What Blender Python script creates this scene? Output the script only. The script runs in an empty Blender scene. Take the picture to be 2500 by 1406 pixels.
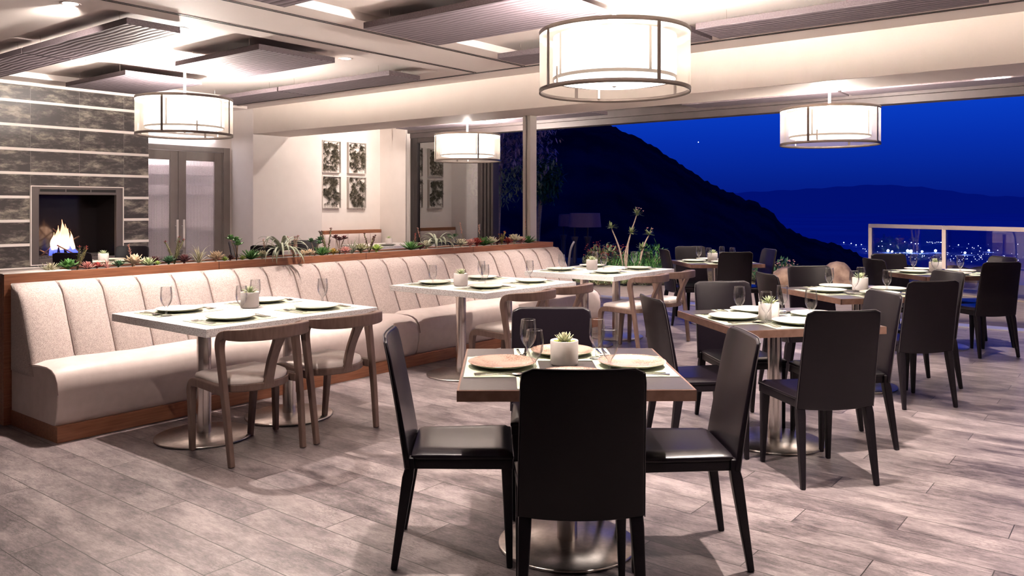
import bpy, bmesh, math, random
from mathutils import Vector, Matrix
PI = math.pi
rad = math.radians
C = bpy.context.scene
COL = C.collection
random.seed(7)

# ------------------------------------------------------------------ camera
cd = bpy.data.cameras.new('camera'); cam = bpy.data.objects.new('camera', cd); COL.objects.link(cam)
cam.location = (0, 0, 1.43); cam.rotation_euler = (rad(90), 0, rad(38.2 - 90))
cd.sensor_width = 36; cd.lens = 1990 / 2500 * 36; cd.shift_y = -0.08
cd.clip_start = .05; cd.clip_end = 20000
C.camera = cam
C.view_settings.view_transform = 'Standard'; C.view_settings.look = 'None'
C.view_settings.gamma = 1; C.view_settings.use_curve_mapping = False
C.view_settings.exposure = 0.52

# ------------------------------------------------------------------ sky: blue dusk
W = bpy.data.worlds.new('dusk'); C.world = W; W.use_nodes = True
nt = W.node_tree; nt.nodes.clear()
wo = nt.nodes.new('ShaderNodeOutputWorld'); bg = nt.nodes.new('ShaderNodeBackground')
tc = nt.nodes.new('ShaderNodeTexCoord'); sp = nt.nodes.new('ShaderNodeSeparateXYZ'); cr = nt.nodes.new('ShaderNodeValToRGB')
nt.links.new(tc.outputs['Generated'], sp.inputs[0]); nt.links.new(sp.outputs[2], cr.inputs[0])
nt.links.new(cr.outputs[0], bg.inputs[0]); nt.links.new(bg.outputs[0], wo.inputs[0])
bg.inputs[1].default_value = 1.3
els = cr.color_ramp.elements
els[0].position = 0.0; els[0].color = (.0008, .004, .105, 1)
els[1].position = 1.0; els[1].color = (.001, .010, .16, 1)
for p, c in ((.03, (.0008, .008, .14, 1)), (.075, (.001, .015, .22, 1)), (.13, (.0015, .028, .32, 1)), (.35, (.001, .014, .18, 1))):
    e = els.new(p); e.color = c

WARM = (1.0, .875, .785)
# ------------------------------------------------------------------ materials
MATS = {}
def mat(name, col=(.5, .5, .5), rough=.5, metal=0, emit=None, es=1, coat=0, spec=.5, trans=0, alpha=1, ior=1.45):
    m = bpy.data.materials.new(name); m.use_nodes = True
    b = m.node_tree.nodes['Principled BSDF']
    b.inputs['Base Color'].default_value = (*col, 1); b.inputs['Roughness'].default_value = rough
    b.inputs['Metallic'].default_value = metal; b.inputs['Coat Weight'].default_value = coat
    b.inputs['Specular IOR Level'].default_value = spec; b.inputs['IOR'].default_value = ior
    b.inputs['Transmission Weight'].default_value = trans; b.inputs['Alpha'].default_value = alpha
    if emit: b.inputs['Emission Color'].default_value = (*emit, 1); b.inputs['Emission Strength'].default_value = es
    MATS[name] = m
    return m
def N(m, t, **k):
    n = m.node_tree.nodes.new(t)
    for a, v in k.items(): setattr(n, a, v)
    return n
def Lk(m, a, b): m.node_tree.links.new(a, b)
def bs(m): return m.node_tree.nodes['Principled BSDF']
def noise_mat(name, c1, c2, scale=20, rough=.5, stretch=(1, 1, 1), detail=4, bump=0, lo=.35, hi=.65, coords='Object', r2=None, **k):
    m = mat(name, c1, rough, **k)
    t = N(m, 'ShaderNodeTexCoord'); mp = N(m, 'ShaderNodeMapping'); n = N(m, 'ShaderNodeTexNoise'); r = N(m, 'ShaderNodeValToRGB')
    mp.inputs['Scale'].default_value = stretch; n.inputs['Scale'].default_value = scale; n.inputs['Detail'].default_value = detail
    Lk(m, t.outputs[coords], mp.inputs[0]); Lk(m, mp.outputs[0], n.inputs[0]); Lk(m, n.outputs[0], r.inputs[0])
    r.color_ramp.elements[0].position = lo; r.color_ramp.elements[0].color = (*c1, 1)
    r.color_ramp.elements[1].position = hi; r.color_ramp.elements[1].color = (*c2, 1)
    Lk(m, r.outputs[0], bs(m).inputs['Base Color'])
    if bump:
        bp = N(m, 'ShaderNodeBump'); bp.inputs['Strength'].default_value = bump; bp.inputs['Distance'].default_value = .01
        Lk(m, n.outputs[0], bp.inputs['Height']); Lk(m, bp.outputs[0], bs(m).inputs['Normal'])
    return m

def math_node(m, op, a, b=None, c=None):
    n = N(m, 'ShaderNodeMath', operation=op)
    for i, v in enumerate((a, b, c)):
        if v is None: continue
        if isinstance(v, (int, float)): n.inputs[i].default_value = v
        else: Lk(m, v, n.inputs[i])
    return n.outputs[0]

def floor_material():
    m = mat('wood_tile_floor', (.3, .25, .25), .34)
    g = N(m, 'ShaderNodeNewGeometry'); s = N(m, 'ShaderNodeSeparateXYZ'); Lk(m, g.outputs['Position'], s.inputs[0])
    u = math_node(m, 'DIVIDE', math_node(m, 'SUBTRACT', s.outputs[0], .575), .1945)
    row = math_node(m, 'FLOOR', u); fu = math_node(m, 'FRACT', u)
    v = math_node(m, 'DIVIDE', math_node(m, 'ADD', math_node(m, 'SUBTRACT', s.outputs[1], 5.29), math_node(m, 'MULTIPLY', row, .4)), 1.2)
    cell = math_node(m, 'FLOOR', v); fv = math_node(m, 'FRACT', v)
    eu = math_node(m, 'MULTIPLY', math_node(m, 'MINIMUM', fu, math_node(m, 'SUBTRACT', 1, fu)), .1945)
    ev = math_node(m, 'MULTIPLY', math_node(m, 'MINIMUM', fv, math_node(m, 'SUBTRACT', 1, fv)), 1.2)
    d = math_node(m, 'MINIMUM', eu, ev)
    line = math_node(m, 'LESS_THAN', d, .0021)
    cv = N(m, 'ShaderNodeCombineXYZ'); Lk(m, row, cv.inputs[0]); Lk(m, cell, cv.inputs[1])
    wn = N(m, 'ShaderNodeTexWhiteNoise'); Lk(m, cv.outputs[0], wn.inputs[0])
    # offset the grain per plank
    off = N(m, 'ShaderNodeVectorMath', operation='SCALE'); Lk(m, wn.outputs['Color'], off.inputs[0]); off.inputs['Scale'].default_value = 30
    ad = N(m, 'ShaderNodeVectorMath', operation='ADD'); Lk(m, g.outputs['Position'], ad.inputs[0]); Lk(m, off.outputs[0], ad.inputs[1])
    def nz(scale, st, det, ro):
        mp = N(m, 'ShaderNodeMapping'); mp.inputs['Scale'].default_value = st; Lk(m, ad.outputs[0], mp.inputs[0])
        n = N(m, 'ShaderNodeTexNoise'); n.inputs['Scale'].default_value = scale; n.inputs['Detail'].default_value = det; n.inputs['Roughness'].default_value = ro
        Lk(m, mp.outputs[0], n.inputs[0]); return n.outputs[0]
    n1 = nz(3.0, (2.0, .8, 1), 6, .7); n2 = nz(26, (4, .7, 1), 8, .85); n3 = nz(12, (2.4, .6, 1), 10, .9)
    a = math_node(m, 'ADD', math_node(m, 'MULTIPLY', n1, .42), math_node(m, 'MULTIPLY', n2, .28))
    a = math_node(m, 'ADD', a, math_node(m, 'MULTIPLY', n3, .35))
    a = math_node(m, 'ADD', a, math_node(m, 'MULTIPLY', wn.outputs['Value'], .06))
    r = N(m, 'ShaderNodeValToRGB'); Lk(m, a, r.inputs[0])
    e = r.color_ramp.elements
    e[0].position = .44; e[0].color = (.028, .021, .024, 1); e[1].position = .64; e[1].color = (.30, .245, .245, 1)
    x = e.new(.49); x.color = (.075, .058, .062, 1); x = e.new(.55); x.color = (.155, .124, .127, 1)
    n4 = nz(75, (3.2, .8, 1), 3, .7); n5 = nz(5, (1.5, .7, 1), 4, .6)
    k1 = N(m, 'ShaderNodeMapRange'); Lk(m, n4, k1.inputs[0]); k1.inputs[1].default_value = .54; k1.inputs[2].default_value = .60
    k2 = N(m, 'ShaderNodeMapRange'); Lk(m, n5, k2.inputs[0]); k2.inputs[1].default_value = .47; k2.inputs[2].default_value = .60
    dk = N(m, 'ShaderNodeMixRGB', blend_type='MULTIPLY'); Lk(m, math_node(m, 'MULTIPLY', math_node(m, 'MULTIPLY', k1.outputs[0], k2.outputs[0]), .75), dk.inputs[0])
    Lk(m, r.outputs[0], dk.inputs[1]); dk.inputs[2].default_value = (.30, .26, .27, 1)
    mx = N(m, 'ShaderNodeMixRGB'); Lk(m, line, mx.inputs[0]); Lk(m, dk.outputs[0], mx.inputs[1]); mx.inputs[2].default_value = (.012, .008, .008, 1)
    Lk(m, mx.outputs[0], bs(m).inputs['Base Color'])
    ro = math_node(m, 'ADD', .22, math_node(m, 'MULTIPLY', n3, .3)); Lk(m, ro, bs(m).inputs['Roughness'])
    bp = N(m, 'ShaderNodeBump'); bp.inputs['Strength'].default_value = .35; bp.inputs['Distance'].default_value = .003
    h = math_node(m, 'SUBTRACT', n2, math_node(m, 'MULTIPLY', line, 2)); Lk(m, h, bp.inputs['Height']); Lk(m, bp.outputs[0], bs(m).inputs['Normal'])
    return m

def tile_material():
    m = mat('dark_stone_tile', (.05, .045, .045), .35)
    g = N(m, 'ShaderNodeNewGeometry'); s = N(m, 'ShaderNodeSeparateXYZ'); Lk(m, g.outputs['Position'], s.inputs[0])
    u = math_node(m, 'DIVIDE', math_node(m, 'SUBTRACT', s.outputs[0], .77), .6); fu = math_node(m, 'FRACT', u)
    v = math_node(m, 'DIVIDE', math_node(m, 'SUBTRACT', s.outputs[2], .02), .3035); fv = math_node(m, 'FRACT', v)
    eu = math_node(m, 'MULTIPLY', math_node(m, 'MINIMUM', fu, math_node(m, 'SUBTRACT', 1, fu)), .6)
    line = math_node(m, 'LESS_THAN', eu, .0025)
    cv = N(m, 'ShaderNodeCombineXYZ'); Lk(m, math_node(m, 'FLOOR', u), cv.inputs[0]); Lk(m, math_node(m, 'FLOOR', v), cv.inputs[1])
    wn = N(m, 'ShaderNodeTexWhiteNoise'); Lk(m, cv.outputs[0], wn.inputs[0])
    sc = N(m, 'ShaderNodeVectorMath', operation='SCALE'); Lk(m, wn.outputs['Color'], sc.inputs[0]); sc.inputs['Scale'].default_value = 20
    ad = N(m, 'ShaderNodeVectorMath', operation='ADD'); Lk(m, g.outputs['Position'], ad.inputs[0]); Lk(m, sc.outputs[0], ad.inputs[1])
    mp = N(m, 'ShaderNodeMapping'); mp.inputs['Scale'].default_value = (1, 1, 2.8); Lk(m, ad.outputs[0], mp.inputs[0])
    n = N(m, 'ShaderNodeTexNoise'); n.inputs['Scale'].default_value = 3.2; n.inputs['Detail'].default_value = 10; n.inputs['Roughness'].default_value = .74
    Lk(m, mp.outputs[0], n.inputs[0])
    r = N(m, 'ShaderNodeValToRGB'); Lk(m, n.outputs[0], r.inputs[0]); e = r.color_ramp.elements
    e[0].position = .46; e[0].color = (.05, .042, .042, 1); e[1].position = .66; e[1].color = (.38, .34, .28, 1)
    x = e.new(.535); x.color = (.12, .105, .095, 1)
    mx = N(m, 'ShaderNodeMixRGB'); Lk(m, line, mx.inputs[0]); Lk(m, r.outputs[0], mx.inputs[1]); mx.inputs[2].default_value = (.2, .18, .17, 1)
    Lk(m, mx.outputs[0], bs(m).inputs['Base Color'])
    return m

def wave_panel_material():
    m = mat('grey_felt_panel', (.16, .13, .15), .55)
    g = N(m, 'ShaderNodeNewGeometry'); mp = N(m, 'ShaderNodeMapping'); Lk(m, g.outputs['Position'], mp.inputs[0])
    w = N(m, 'ShaderNodeTexWave', wave_type='BANDS', bands_direction='X', wave_profile='SIN')
    w.inputs['Scale'].default_value = 5.2; w.inputs['Distortion'].default_value = 4.5; w.inputs['Detail'].default_value = 3; w.inputs['Detail Scale'].default_value = .8
    mp.inputs['Scale'].default_value = (1, .55, 1)
    Lk(m, mp.outputs[0], w.inputs[0])
    r = N(m, 'ShaderNodeValToRGB'); Lk(m, w.outputs[1], r.inputs[0]); e = r.color_ramp.elements
    e[0].position = .0; e[0].color = (.052, .038, .045, 1); e[1].position = .32; e[1].color = (.20, .165, .19, 1)
    Lk(m, r.outputs[0], bs(m).inputs['Base Color'])
    bp = N(m, 'ShaderNodeBump'); bp.inputs['Strength'].default_value = .6; bp.inputs['Distance'].default_value = .006
    Lk(m, w.outputs[1], bp.inputs['Height']); Lk(m, bp.outputs[0], bs(m).inputs['Normal'])
    return m

def fabric_material():
    m = mat('woven_fabric', (.55, .47, .44), .85)
    t = N(m, 'ShaderNodeNewGeometry'); mp = N(m, 'ShaderNodeMapping'); mp.inputs['Scale'].default_value = (1, 1, 1); Lk(m, t.outputs['Position'], mp.inputs[0])
    v = N(m, 'ShaderNodeTexVoronoi'); v.inputs['Scale'].default_value = 230; Lk(m, mp.outputs[0], v.inputs[0])
    n = N(m, 'ShaderNodeTexNoise'); n.inputs['Scale'].default_value = 60; Lk(m, mp.outputs[0], n.inputs[0])
    a = math_node(m, 'ADD', v.outputs[0], math_node(m, 'MULTIPLY', n.outputs[0], .5))
    r = N(m, 'ShaderNodeValToRGB'); Lk(m, a, r.inputs[0]); e = r.color_ramp.elements
    e[0].position = .42; e[0].color = (.60, .50, .465, 1); e[1].position = 1.0; e[1].color = (.36, .285, .265, 1)
    Lk(m, r.outputs[0], bs(m).inputs['Base Color'])
    bp = N(m, 'ShaderNodeBump'); bp.inputs['Strength'].default_value = .4; bp.inputs['Distance'].default_value = .003; bp.invert = True
    Lk(m, v.outputs[0], bp.inputs['Height']); Lk(m, bp.outputs[0], bs(m).inputs['Normal'])
    bs(m).inputs['Sheen Weight'].default_value = .2
    return m

def speckle_material():
    m = mat('speckled_stone', (.8, .76, .74), .3)
    t = N(m, 'ShaderNodeNewGeometry'); v = N(m, 'ShaderNodeTexVoronoi'); v.inputs['Scale'].default_value = 260; Lk(m, t.outputs['Position'], v.inputs[0])
    s = N(m, 'ShaderNodeSeparateXYZ'); Lk(m, v.outputs['Color'], s.inputs[0])
    k = math_node(m, 'MULTIPLY', math_node(m, 'GREATER_THAN', s.outputs[0], .72), math_node(m, 'LESS_THAN', v.outputs['Distance'], .5))
    mx = N(m, 'ShaderNodeMixRGB'); Lk(m, k, mx.inputs[0]); mx.inputs[1].default_value = (.80, .765, .75, 1); mx.inputs[2].default_value = (.33, .27, .26, 1)
    Lk(m, mx.outputs[0], bs(m).inputs['Base Color']); return m

def plate_material(name, c, spot):
    m = mat(name, c, .22)
    t = N(m, 'ShaderNodeTexCoord'); v = N(m, 'ShaderNodeTexVoronoi'); v.inputs['Scale'].default_value = 380; Lk(m, t.outputs['Object'], v.inputs[0])
    n = N(m, 'ShaderNodeTexNoise'); n.inputs['Scale'].default_value = 9; Lk(m, t.outputs['Object'], n.inputs[0])
    s = N(m, 'ShaderNodeSeparateXYZ'); Lk(m, v.outputs['Color'], s.inputs[0])
    k = math_node(m, 'GREATER_THAN', math_node(m, 'ADD', math_node(m, 'MULTIPLY', s.outputs[0], .5), n.outputs[0]), spot)
    mx = N(m, 'ShaderNodeMixRGB'); Lk(m, k, mx.inputs[0]); mx.inputs[1].default_value = (*c, 1); mx.inputs[2].default_value = (.20, .11, .075, 1)
    Lk(m, mx.outputs[0], bs(m).inputs['Base Color']); return m

def screen_material():
    m = mat('pendant_mesh', (.75, .68, .6), .6)
    tr = N(m, 'ShaderNodeBsdfTransparent'); tl = N(m, 'ShaderNodeBsdfTranslucent'); df = N(m, 'ShaderNodeBsdfDiffuse')
    tl.inputs[0].default_value = (.8, .72, .62, 1); df.inputs[0].default_value = (.55, .48, .42, 1)
    a = N(m, 'ShaderNodeMixShader'); a.inputs[0].default_value = .5; b = N(m, 'ShaderNodeMixShader'); b.inputs[0].default_value = .36
    Lk(m, df.outputs[0], a.inputs[1]); Lk(m, tl.outputs[0], a.inputs[2])
    Lk(m, tr.outputs[0], b.inputs[1]); Lk(m, a.outputs[0], b.inputs[2])
    Lk(m, b.outputs[0], m.node_tree.nodes['Material Output'].inputs[0]); return m

def pane_material(name, refl=.12, tint=(1, 1, 1)):
    m = mat(name, (1, 1, 1), .0)
    tr = N(m, 'ShaderNodeBsdfTransparent'); tr.inputs[0].default_value = (*tint, 1)
    gl = N(m, 'ShaderNodeBsdfGlossy'); gl.inputs['Roughness'].default_value = 0
    fr = N(m, 'ShaderNodeFresnel'); fr.inputs[0].default_value = 1.5
    f = math_node(m, 'MINIMUM', math_node(m, 'ADD', math_node(m, 'MULTIPLY', fr.outputs[0], 1.4), refl), 1)
    b = N(m, 'ShaderNodeMixShader'); Lk(m, f, b.inputs[0]); Lk(m, tr.outputs[0], b.inputs[1]); Lk(m, gl.outputs[0], b.inputs[2])
    Lk(m, b.outputs[0], m.node_tree.nodes['Material Output'].inputs[0]); return m

def ribbed_material():
    m = mat('ribbed_glass', (.88, .84, .88), .13, trans=.8, ior=1.3)
    g = N(m, 'ShaderNodeNewGeometry'); s = N(m, 'ShaderNodeSeparateXYZ'); Lk(m, g.outputs['Position'], s.inputs[0])
    w = math_node(m, 'SINE', math_node(m, 'MULTIPLY', s.outputs[0], 2 * PI / .014))
    bp = N(m, 'ShaderNodeBump'); bp.inputs['Strength'].default_value = .5; bp.inputs['Distance'].default_value = .003
    Lk(m, w, bp.inputs['Height']); Lk(m, bp.outputs[0], bs(m).inputs['Normal']); return m

M_floor = floor_material(); M_tile = tile_material(); M_panel = wave_panel_material(); M_fabric = fabric_material()
M_stone = speckle_material(); M_screen = screen_material(); M_rib = ribbed_material()
M_pane = pane_material('window_pane', .22, (.92, .93, .95)); M_railpane = pane_material('railing_pane', .10, (.95, .96, 1))
M_wall = noise_mat('wall_paint', (.78, .715, .675), (.80, .735, .695), 6, .6, bump=.02)
M_ceil = noise_mat('ceiling_paint', (.87, .79, .745), (.88, .80, .755), 5, .7)
M_beam = noise_mat('beam_paint', (.76, .67, .60), (.78, .69, .62), 4, .5)
M_black = mat('slot_black', (.012, .01, .01), .6)
M_feltedge = noise_mat('felt_edge', (.105, .08, .09), (.15, .12, .13), 90, .8)
M_strip = mat('polished_strip', (.93, .85, .80), .35)
M_leather = noise_mat('black_leather', (.0045, .003, .005), (.007, .0045, .0075), 300, .27, bump=.03, coat=0, spec=.30)
M_legs = noise_mat('leather_leg', (.005, .0035, .0055), (.008, .0055, .008), 200, .38, bump=.03, spec=.25)
M_stitch = mat('stitch_thread', (.05, .04, .045), .6)
M_hide = noise_mat('pink_beige_leather', (.56, .465, .435), (.61, .51, .48), 14, .42, bump=.08, detail=8)
M_hide.name = 'beige_leather'
M_pipe = mat('seam_piping', (.24, .17, .155), .7)
M_wood = noise_mat('reddish_wood', (.20, .075, .038), (.33, .135, .07), 5, .38, stretch=(1, 8, 14), detail=8, lo=.3, hi=.7)
M_ash = noise_mat('smoked_ash', (.105, .062, .050), (.155, .098, .080), 9, .42, stretch=(6, 6, 1), detail=7, lo=.3, hi=.7)
M_cushion = noise_mat('seat_cushion_leather', (.72, .64, .60), (.78, .70, .66), 30, .38, bump=.04)
M_steel = mat('brushed_steel', (.74, .69, .65), .22, metal=1)
M_steelbase = noise_mat('brushed_steel_base', (.50, .46, .43), (.60, .55, .52), 40, .28, metal=1)
M_darktop = noise_mat('dark_tabletop', (.022, .017, .019), (.055, .043, .045), 40, .34, stretch=(1, 6, 1), bump=.05)
M_edge = noise_mat('bronze_edge', (.17, .09, .065), (.23, .13, .10), 20, .4, metal=.3)
M_matg = noise_mat('green_placemat', (.40, .42, .31), (.49, .51, .39), 8, .7, stretch=(14, 1, 1), detail=5, bump=.2)
M_plate = plate_material('cream_plate', (.66, .595, .51), 1.3)
M_plateb = plate_material('speckled_brown_plate', (.36, .235, .185), .90)
M_plated = mat('dark_plate', (.10, .085, .085), .3)
M_under = mat('plate_green_underside', (.36, .38, .27), .4)
def thin_glass():
    m = mat('drinking_glass', (1, 1, 1), .0)
    tr = N(m, 'ShaderNodeBsdfTransparent'); tr.inputs[0].default_value = (.94, .945, .95, 1)
    gl = N(m, 'ShaderNodeBsdfGlossy'); gl.inputs['Roughness'].default_value = .03
    fr = N(m, 'ShaderNodeLayerWeight'); fr.inputs[0].default_value = .25
    f = math_node(m, 'MINIMUM', math_node(m, 'ADD', math_node(m, 'MULTIPLY', fr.outputs['Fresnel'], 1.3), .085), .7)
    b = N(m, 'ShaderNodeMixShader'); Lk(m, f, b.inputs[0]); Lk(m, tr.outputs[0], b.inputs[1]); Lk(m, gl.outputs[0], b.inputs[2])
    Lk(m, b.outputs[0], m.node_tree.nodes['Material Output'].inputs[0]); return m
M_glass = thin_glass()
M_cut = mat('cutlery_steel', (.66, .63, .60), .16, metal=1)
M_pot = noise_mat('grey_ceramic_pot', (.50, .46, .43), (.56, .51, .48), 25, .5)
M_potw = noise_mat('pale_ceramic_pot', (.72, .66, .63), (.77, .71, .67), 25, .5)
M_soil = noise_mat('green_moss', (.25, .30, .05), (.55, .58, .14), 150, .9)
M_dirt = noise_mat('dark_gravel', (.015, .012, .012), (.12, .10, .10), 90, .55, bump=.5)
M_ring = mat('bronze_ring', (.085, .065, .055), .4, metal=.6)
M_lamp = mat('lit_shade', (1, .95, .9), .5, emit=(1, .90, .82), es=5.0)
M_diff = mat('lit_diffuser', (1, .95, .9), .5, emit=(1, .91, .84), es=4.6)
M_lens = mat('downlight_lens', (1, 1, 1), .5, emit=(1, .90, .84), es=14)
M_white = mat('white_enamel', (.8, .74, .7), .4)
M_doorp = noise_mat('taupe_door_paint', (.235, .20, .185), (.25, .215, .20), 8, .38)
M_frame = mat('dark_bronze_frame', (.045, .038, .038), .35, metal=.4)
M_header = noise_mat('dark_header', (.075, .06, .06), (.09, .07, .07), 5, .5)
M_column = noise_mat('column_paint', (.50, .45, .41), (.53, .48, .44), 4, .45)
M_firebox = mat('firebox_black', (.012, .010, .011), .16)
M_fmetal = mat('firebox_frame', (.16, .135, .13), .4, metal=.5)
M_rod = mat('copper_rod', (.55, .30, .20), .3, metal=.8)
M_patio = noise_mat('patio_concrete', (.19, .145, .12), (.25, .195, .165), 7, .6, detail=8)
M_track = mat('floor_track', (.7, .68, .7), .3, metal=.6)
M_rock = noise_mat('brown_rock', (.17, .10, .07), (.40, .27, .19), 5, .8, bump=.6, detail=9)
M_mulch = noise_mat('mulch', (.03, .022, .015), (.12, .09, .05), 30, .9, bump=.8)
M_hill = noise_mat('hillside', (.034, .026, .048), (.014, .011, .022), .05, 1, coords='Object', spec=0)
M_mount = mat('far_mountain', (.16, .22, .50), 1, spec=0)  # distance haze put into the blue base colour
M_valley = noise_mat('valley_floor', (.13, .18, .50), (.16, .22, .55), .004, 1, spec=0)  # blue haze mixed into the ground colour
M_city = mat('city_light', (1, 1, 1), .5, emit=(.75, .82, 1.0), es=26)
M_cityb = mat('floodlight', (1, 1, 1), .5, emit=(.7, .8, 1.0), es=90)
M_railm = mat('railing_metal', (.62, .50, .43), .4, metal=.3)
M_shadep = mat('patio_shade', (.085, .055, .13), .8)
M_rodg = mat('smoky_rod', (.10, .09, .11), .15)
M_patiopole = mat('patio_pole', (.03, .027, .05), .6)
M_bark = noise_mat('plant_bark', (.28, .20, .15), (.42, .31, .24), 30, .8)

def flame_mat(name, c1, c2, s1, s2, z0, z1):
    m = mat(name, (0, 0, 0), 1)
    g = N(m, 'ShaderNodeNewGeometry'); s = N(m, 'ShaderNodeSeparateXYZ'); Lk(m, g.outputs['Position'], s.inputs[0])
    t = math_node(m, 'DIVIDE', math_node(m, 'SUBTRACT', s.outputs[2], z0), z1 - z0)
    r = N(m, 'ShaderNodeValToRGB'); Lk(m, t, r.inputs[0]); r.color_ramp.elements[0].color = (*c1, 1); r.color_ramp.elements[1].color = (*c2, 1)
    r.color_ramp.elements[0].position = .15; r.color_ramp.elements[1].position = .6
    em = N(m, 'ShaderNodeEmission'); em.inputs[1].default_value = s1; Lk(m, r.outputs[0], em.inputs[0])
    tr = N(m, 'ShaderNodeBsdfTransparent'); lw = N(m, 'ShaderNodeLayerWeight'); lw.inputs[0].default_value = .45
    b = N(m, 'ShaderNodeMixShader'); Lk(m, math_node(m, 'MAXIMUM', lw.outputs['Facing'], s2), b.inputs[0])
    Lk(m, em.outputs[0], b.inputs[1]); Lk(m, tr.outputs[0], b.inputs[2]); Lk(m, b.outputs[0], m.node_tree.nodes['Material Output'].inputs[0])
    return m
M_flameb = flame_mat('blue_flame', (.08, .12, 1), (.25, .25, 1), 1.6, .35, .75, 1.05)
M_flamey = flame_mat('yellow_flame', (1, .72, .5), (1, .42, .2), 2.6, .25, .80, 1.25)

LEAF = {}
def leaf_mat(name, c1, c2, rough=.5):
    if name not in LEAF: LEAF[name] = noise_mat('leaf_' + name, c1, c2, 25, rough, lo=.3, hi=.7)
    return LEAF[name]
for nm, a, b in (('green', (.05, .16, .04), (.14, .32, .08)), ('dark_green', (.02, .07, .03), (.06, .15, .06)), ('lime', (.28, .42, .06), (.5, .62, .2)),
                 ('cream', (.62, .58, .38), (.8, .78, .6)), ('tan', (.55, .40, .25), (.75, .60, .42)), ('pink', (.55, .20, .18), (.75, .42, .36)),
                 ('red', (.28, .03, .03), (.45, .08, .06)), ('maroon', (.07, .02, .025), (.16, .05, .05)), ('silver', (.28, .32, .22), (.50, .52, .40)),
                 ('olive', (.22, .22, .10), (.42, .40, .22)), ('orange', (.45, .22, .05), (.3, .35, .08)), ('pale_green', (.45, .55, .28), (.70, .76, .50)),
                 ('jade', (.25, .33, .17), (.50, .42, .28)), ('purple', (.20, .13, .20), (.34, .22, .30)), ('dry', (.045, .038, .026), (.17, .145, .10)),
                 ('dusk_green', (.14, .19, .07), (.34, .36, .18))):
    leaf_mat(nm, a, b)

# ------------------------------------------------------------------ mesh helpers
def box(bm, x0, x1, y0, y1, z0, z1, mtx=None):
    v = [bm.verts.new(p) for p in ((x0, y0, z0), (x1, y0, z0), (x1, y1, z0), (x0, y1, z0), (x0, y0, z1), (x1, y0, z1), (x1, y1, z1), (x0, y1, z1))]
    for f in ((3, 2, 1, 0), (4, 5, 6, 7), (0, 1, 5, 4), (1, 2, 6, 5), (2, 3, 7, 6), (3, 0, 4, 7)): bm.faces.new([v[i] for i in f])
    if mtx: bmesh.ops.transform(bm, matrix=mtx, verts=v)
    return v
def lathe(bm, prof, seg=24, cx=0, cy=0, cz=0, mtx=None):
    rings = []; out = []
    for r, z in prof:
        if r < 1e-6: v = bm.verts.new((cx, cy, cz + z)); rings.append([v] * seg); out.append(v)
        else:
            ring = [bm.verts.new((cx + r * math.cos(2 * PI * i / seg), cy + r * math.sin(2 * PI * i / seg), cz + z)) for i in range(seg)]
            rings.append(ring); out += ring
    for a, b in zip(rings, rings[1:]):
        for i in range(seg):
            j = (i + 1) % seg; q = []
            for v in (a[i], a[j], b[j], b[i]):
                if v not in q: q.append(v)
            if len(q) > 2:
                try: bm.faces.new(q)
                except ValueError: pass
    if mtx: bmesh.ops.transform(bm, matrix=mtx, verts=out)
    return out
def tube(bm, pts, r, seg=8, cap=True):
    """round tube along points; r a number or list"""
    pts = [Vector(p) for p in pts]; n = len(pts)
    rr = r if isinstance(r, (list, tuple)) else [r] * n
    rings = []; up = Vector((0, 0, 1)); prev = None
    for i, p in enumerate(pts):
        d = (pts[min(i + 1, n - 1)] - pts[max(i - 1, 0)]).normalized()
        if prev is None:
            a = d.cross(up)
            if a.length < 1e-3: a = d.cross(Vector((1, 0, 0)))
        else: a = prev - d * prev.dot(d)
        a.normalize(); prev = a; b = d.cross(a).normalized()
        rings.append([bm.verts.new(p + (a * math.cos(2 * PI * k / seg) + b * math.sin(2 * PI * k / seg)) * rr[i]) for k in range(seg)])
    for A, B in zip(rings, rings[1:]):
        for k in range(seg): bm.faces.new((A[k], A[(k + 1) % seg], B[(k + 1) % seg], B[k]))
    if cap: bm.faces.new(rings[0][::-1]); bm.faces.new(rings[-1])
def sweep(bm, pts, ws, hs, side):
    """rectangular section along points: ws = size across 'side' vectors, hs = size along the other normal"""
    pts = [Vector(p) for p in pts]; n = len(pts); rings = []
    for i, p in enumerate(pts):
        d = (pts[min(i + 1, n - 1)] - pts[max(i - 1, 0)]).normalized()
        s = Vector(side[i] if isinstance(side, list) else side); s = (s - d * s.dot(d)).normalized(); t = d.cross(s).normalized()
        w = (ws[i] if isinstance(ws, (list, tuple)) else ws) / 2; h = (hs[i] if isinstance(hs, (list, tuple)) else hs) / 2
        rings.append([bm.verts.new(p + s * a * w + t * b * h) for a, b in ((-1, -1), (1, -1), (1, 1), (-1, 1))])
    for A, B in zip(rings, rings[1:]):
        for k in range(4): bm.faces.new((A[k], A[(k + 1) % 4], B[(k + 1) % 4], B[k]))
    bm.faces.new(rings[0][::-1]); bm.faces.new(rings[-1])
def slab(bm, nu, nv, fn):
    """closed slab; fn(u,v,w) -> point, w 0 back / 1 front"""
    g = [[[bm.verts.new(fn(i / nu, j / nv, w)) for j in range(nv + 1)] for i in range(nu + 1)] for w in (0, 1)]
    for i in range(nu):
        for j in range(nv):
            bm.faces.new((g[1][i][j], g[1][i + 1][j], g[1][i + 1][j + 1], g[1][i][j + 1]))
            bm.faces.new((g[0][i][j + 1], g[0][i + 1][j + 1], g[0][i + 1][j], g[0][i][j]))
    for i in range(nu):
        bm.faces.new((g[0][i][0], g[0][i + 1][0], g[1][i + 1][0], g[1][i][0])); bm.faces.new((g[1][i][nv], g[1][i + 1][nv], g[0][i + 1][nv], g[0][i][nv]))
    for j in range(nv):
        bm.faces.new((g[1][0][j], g[1][0][j + 1], g[0][0][j + 1], g[0][0][j])); bm.faces.new((g[0][nu][j], g[0][nu][j + 1], g[1][nu][j + 1], g[1][nu][j]))
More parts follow.
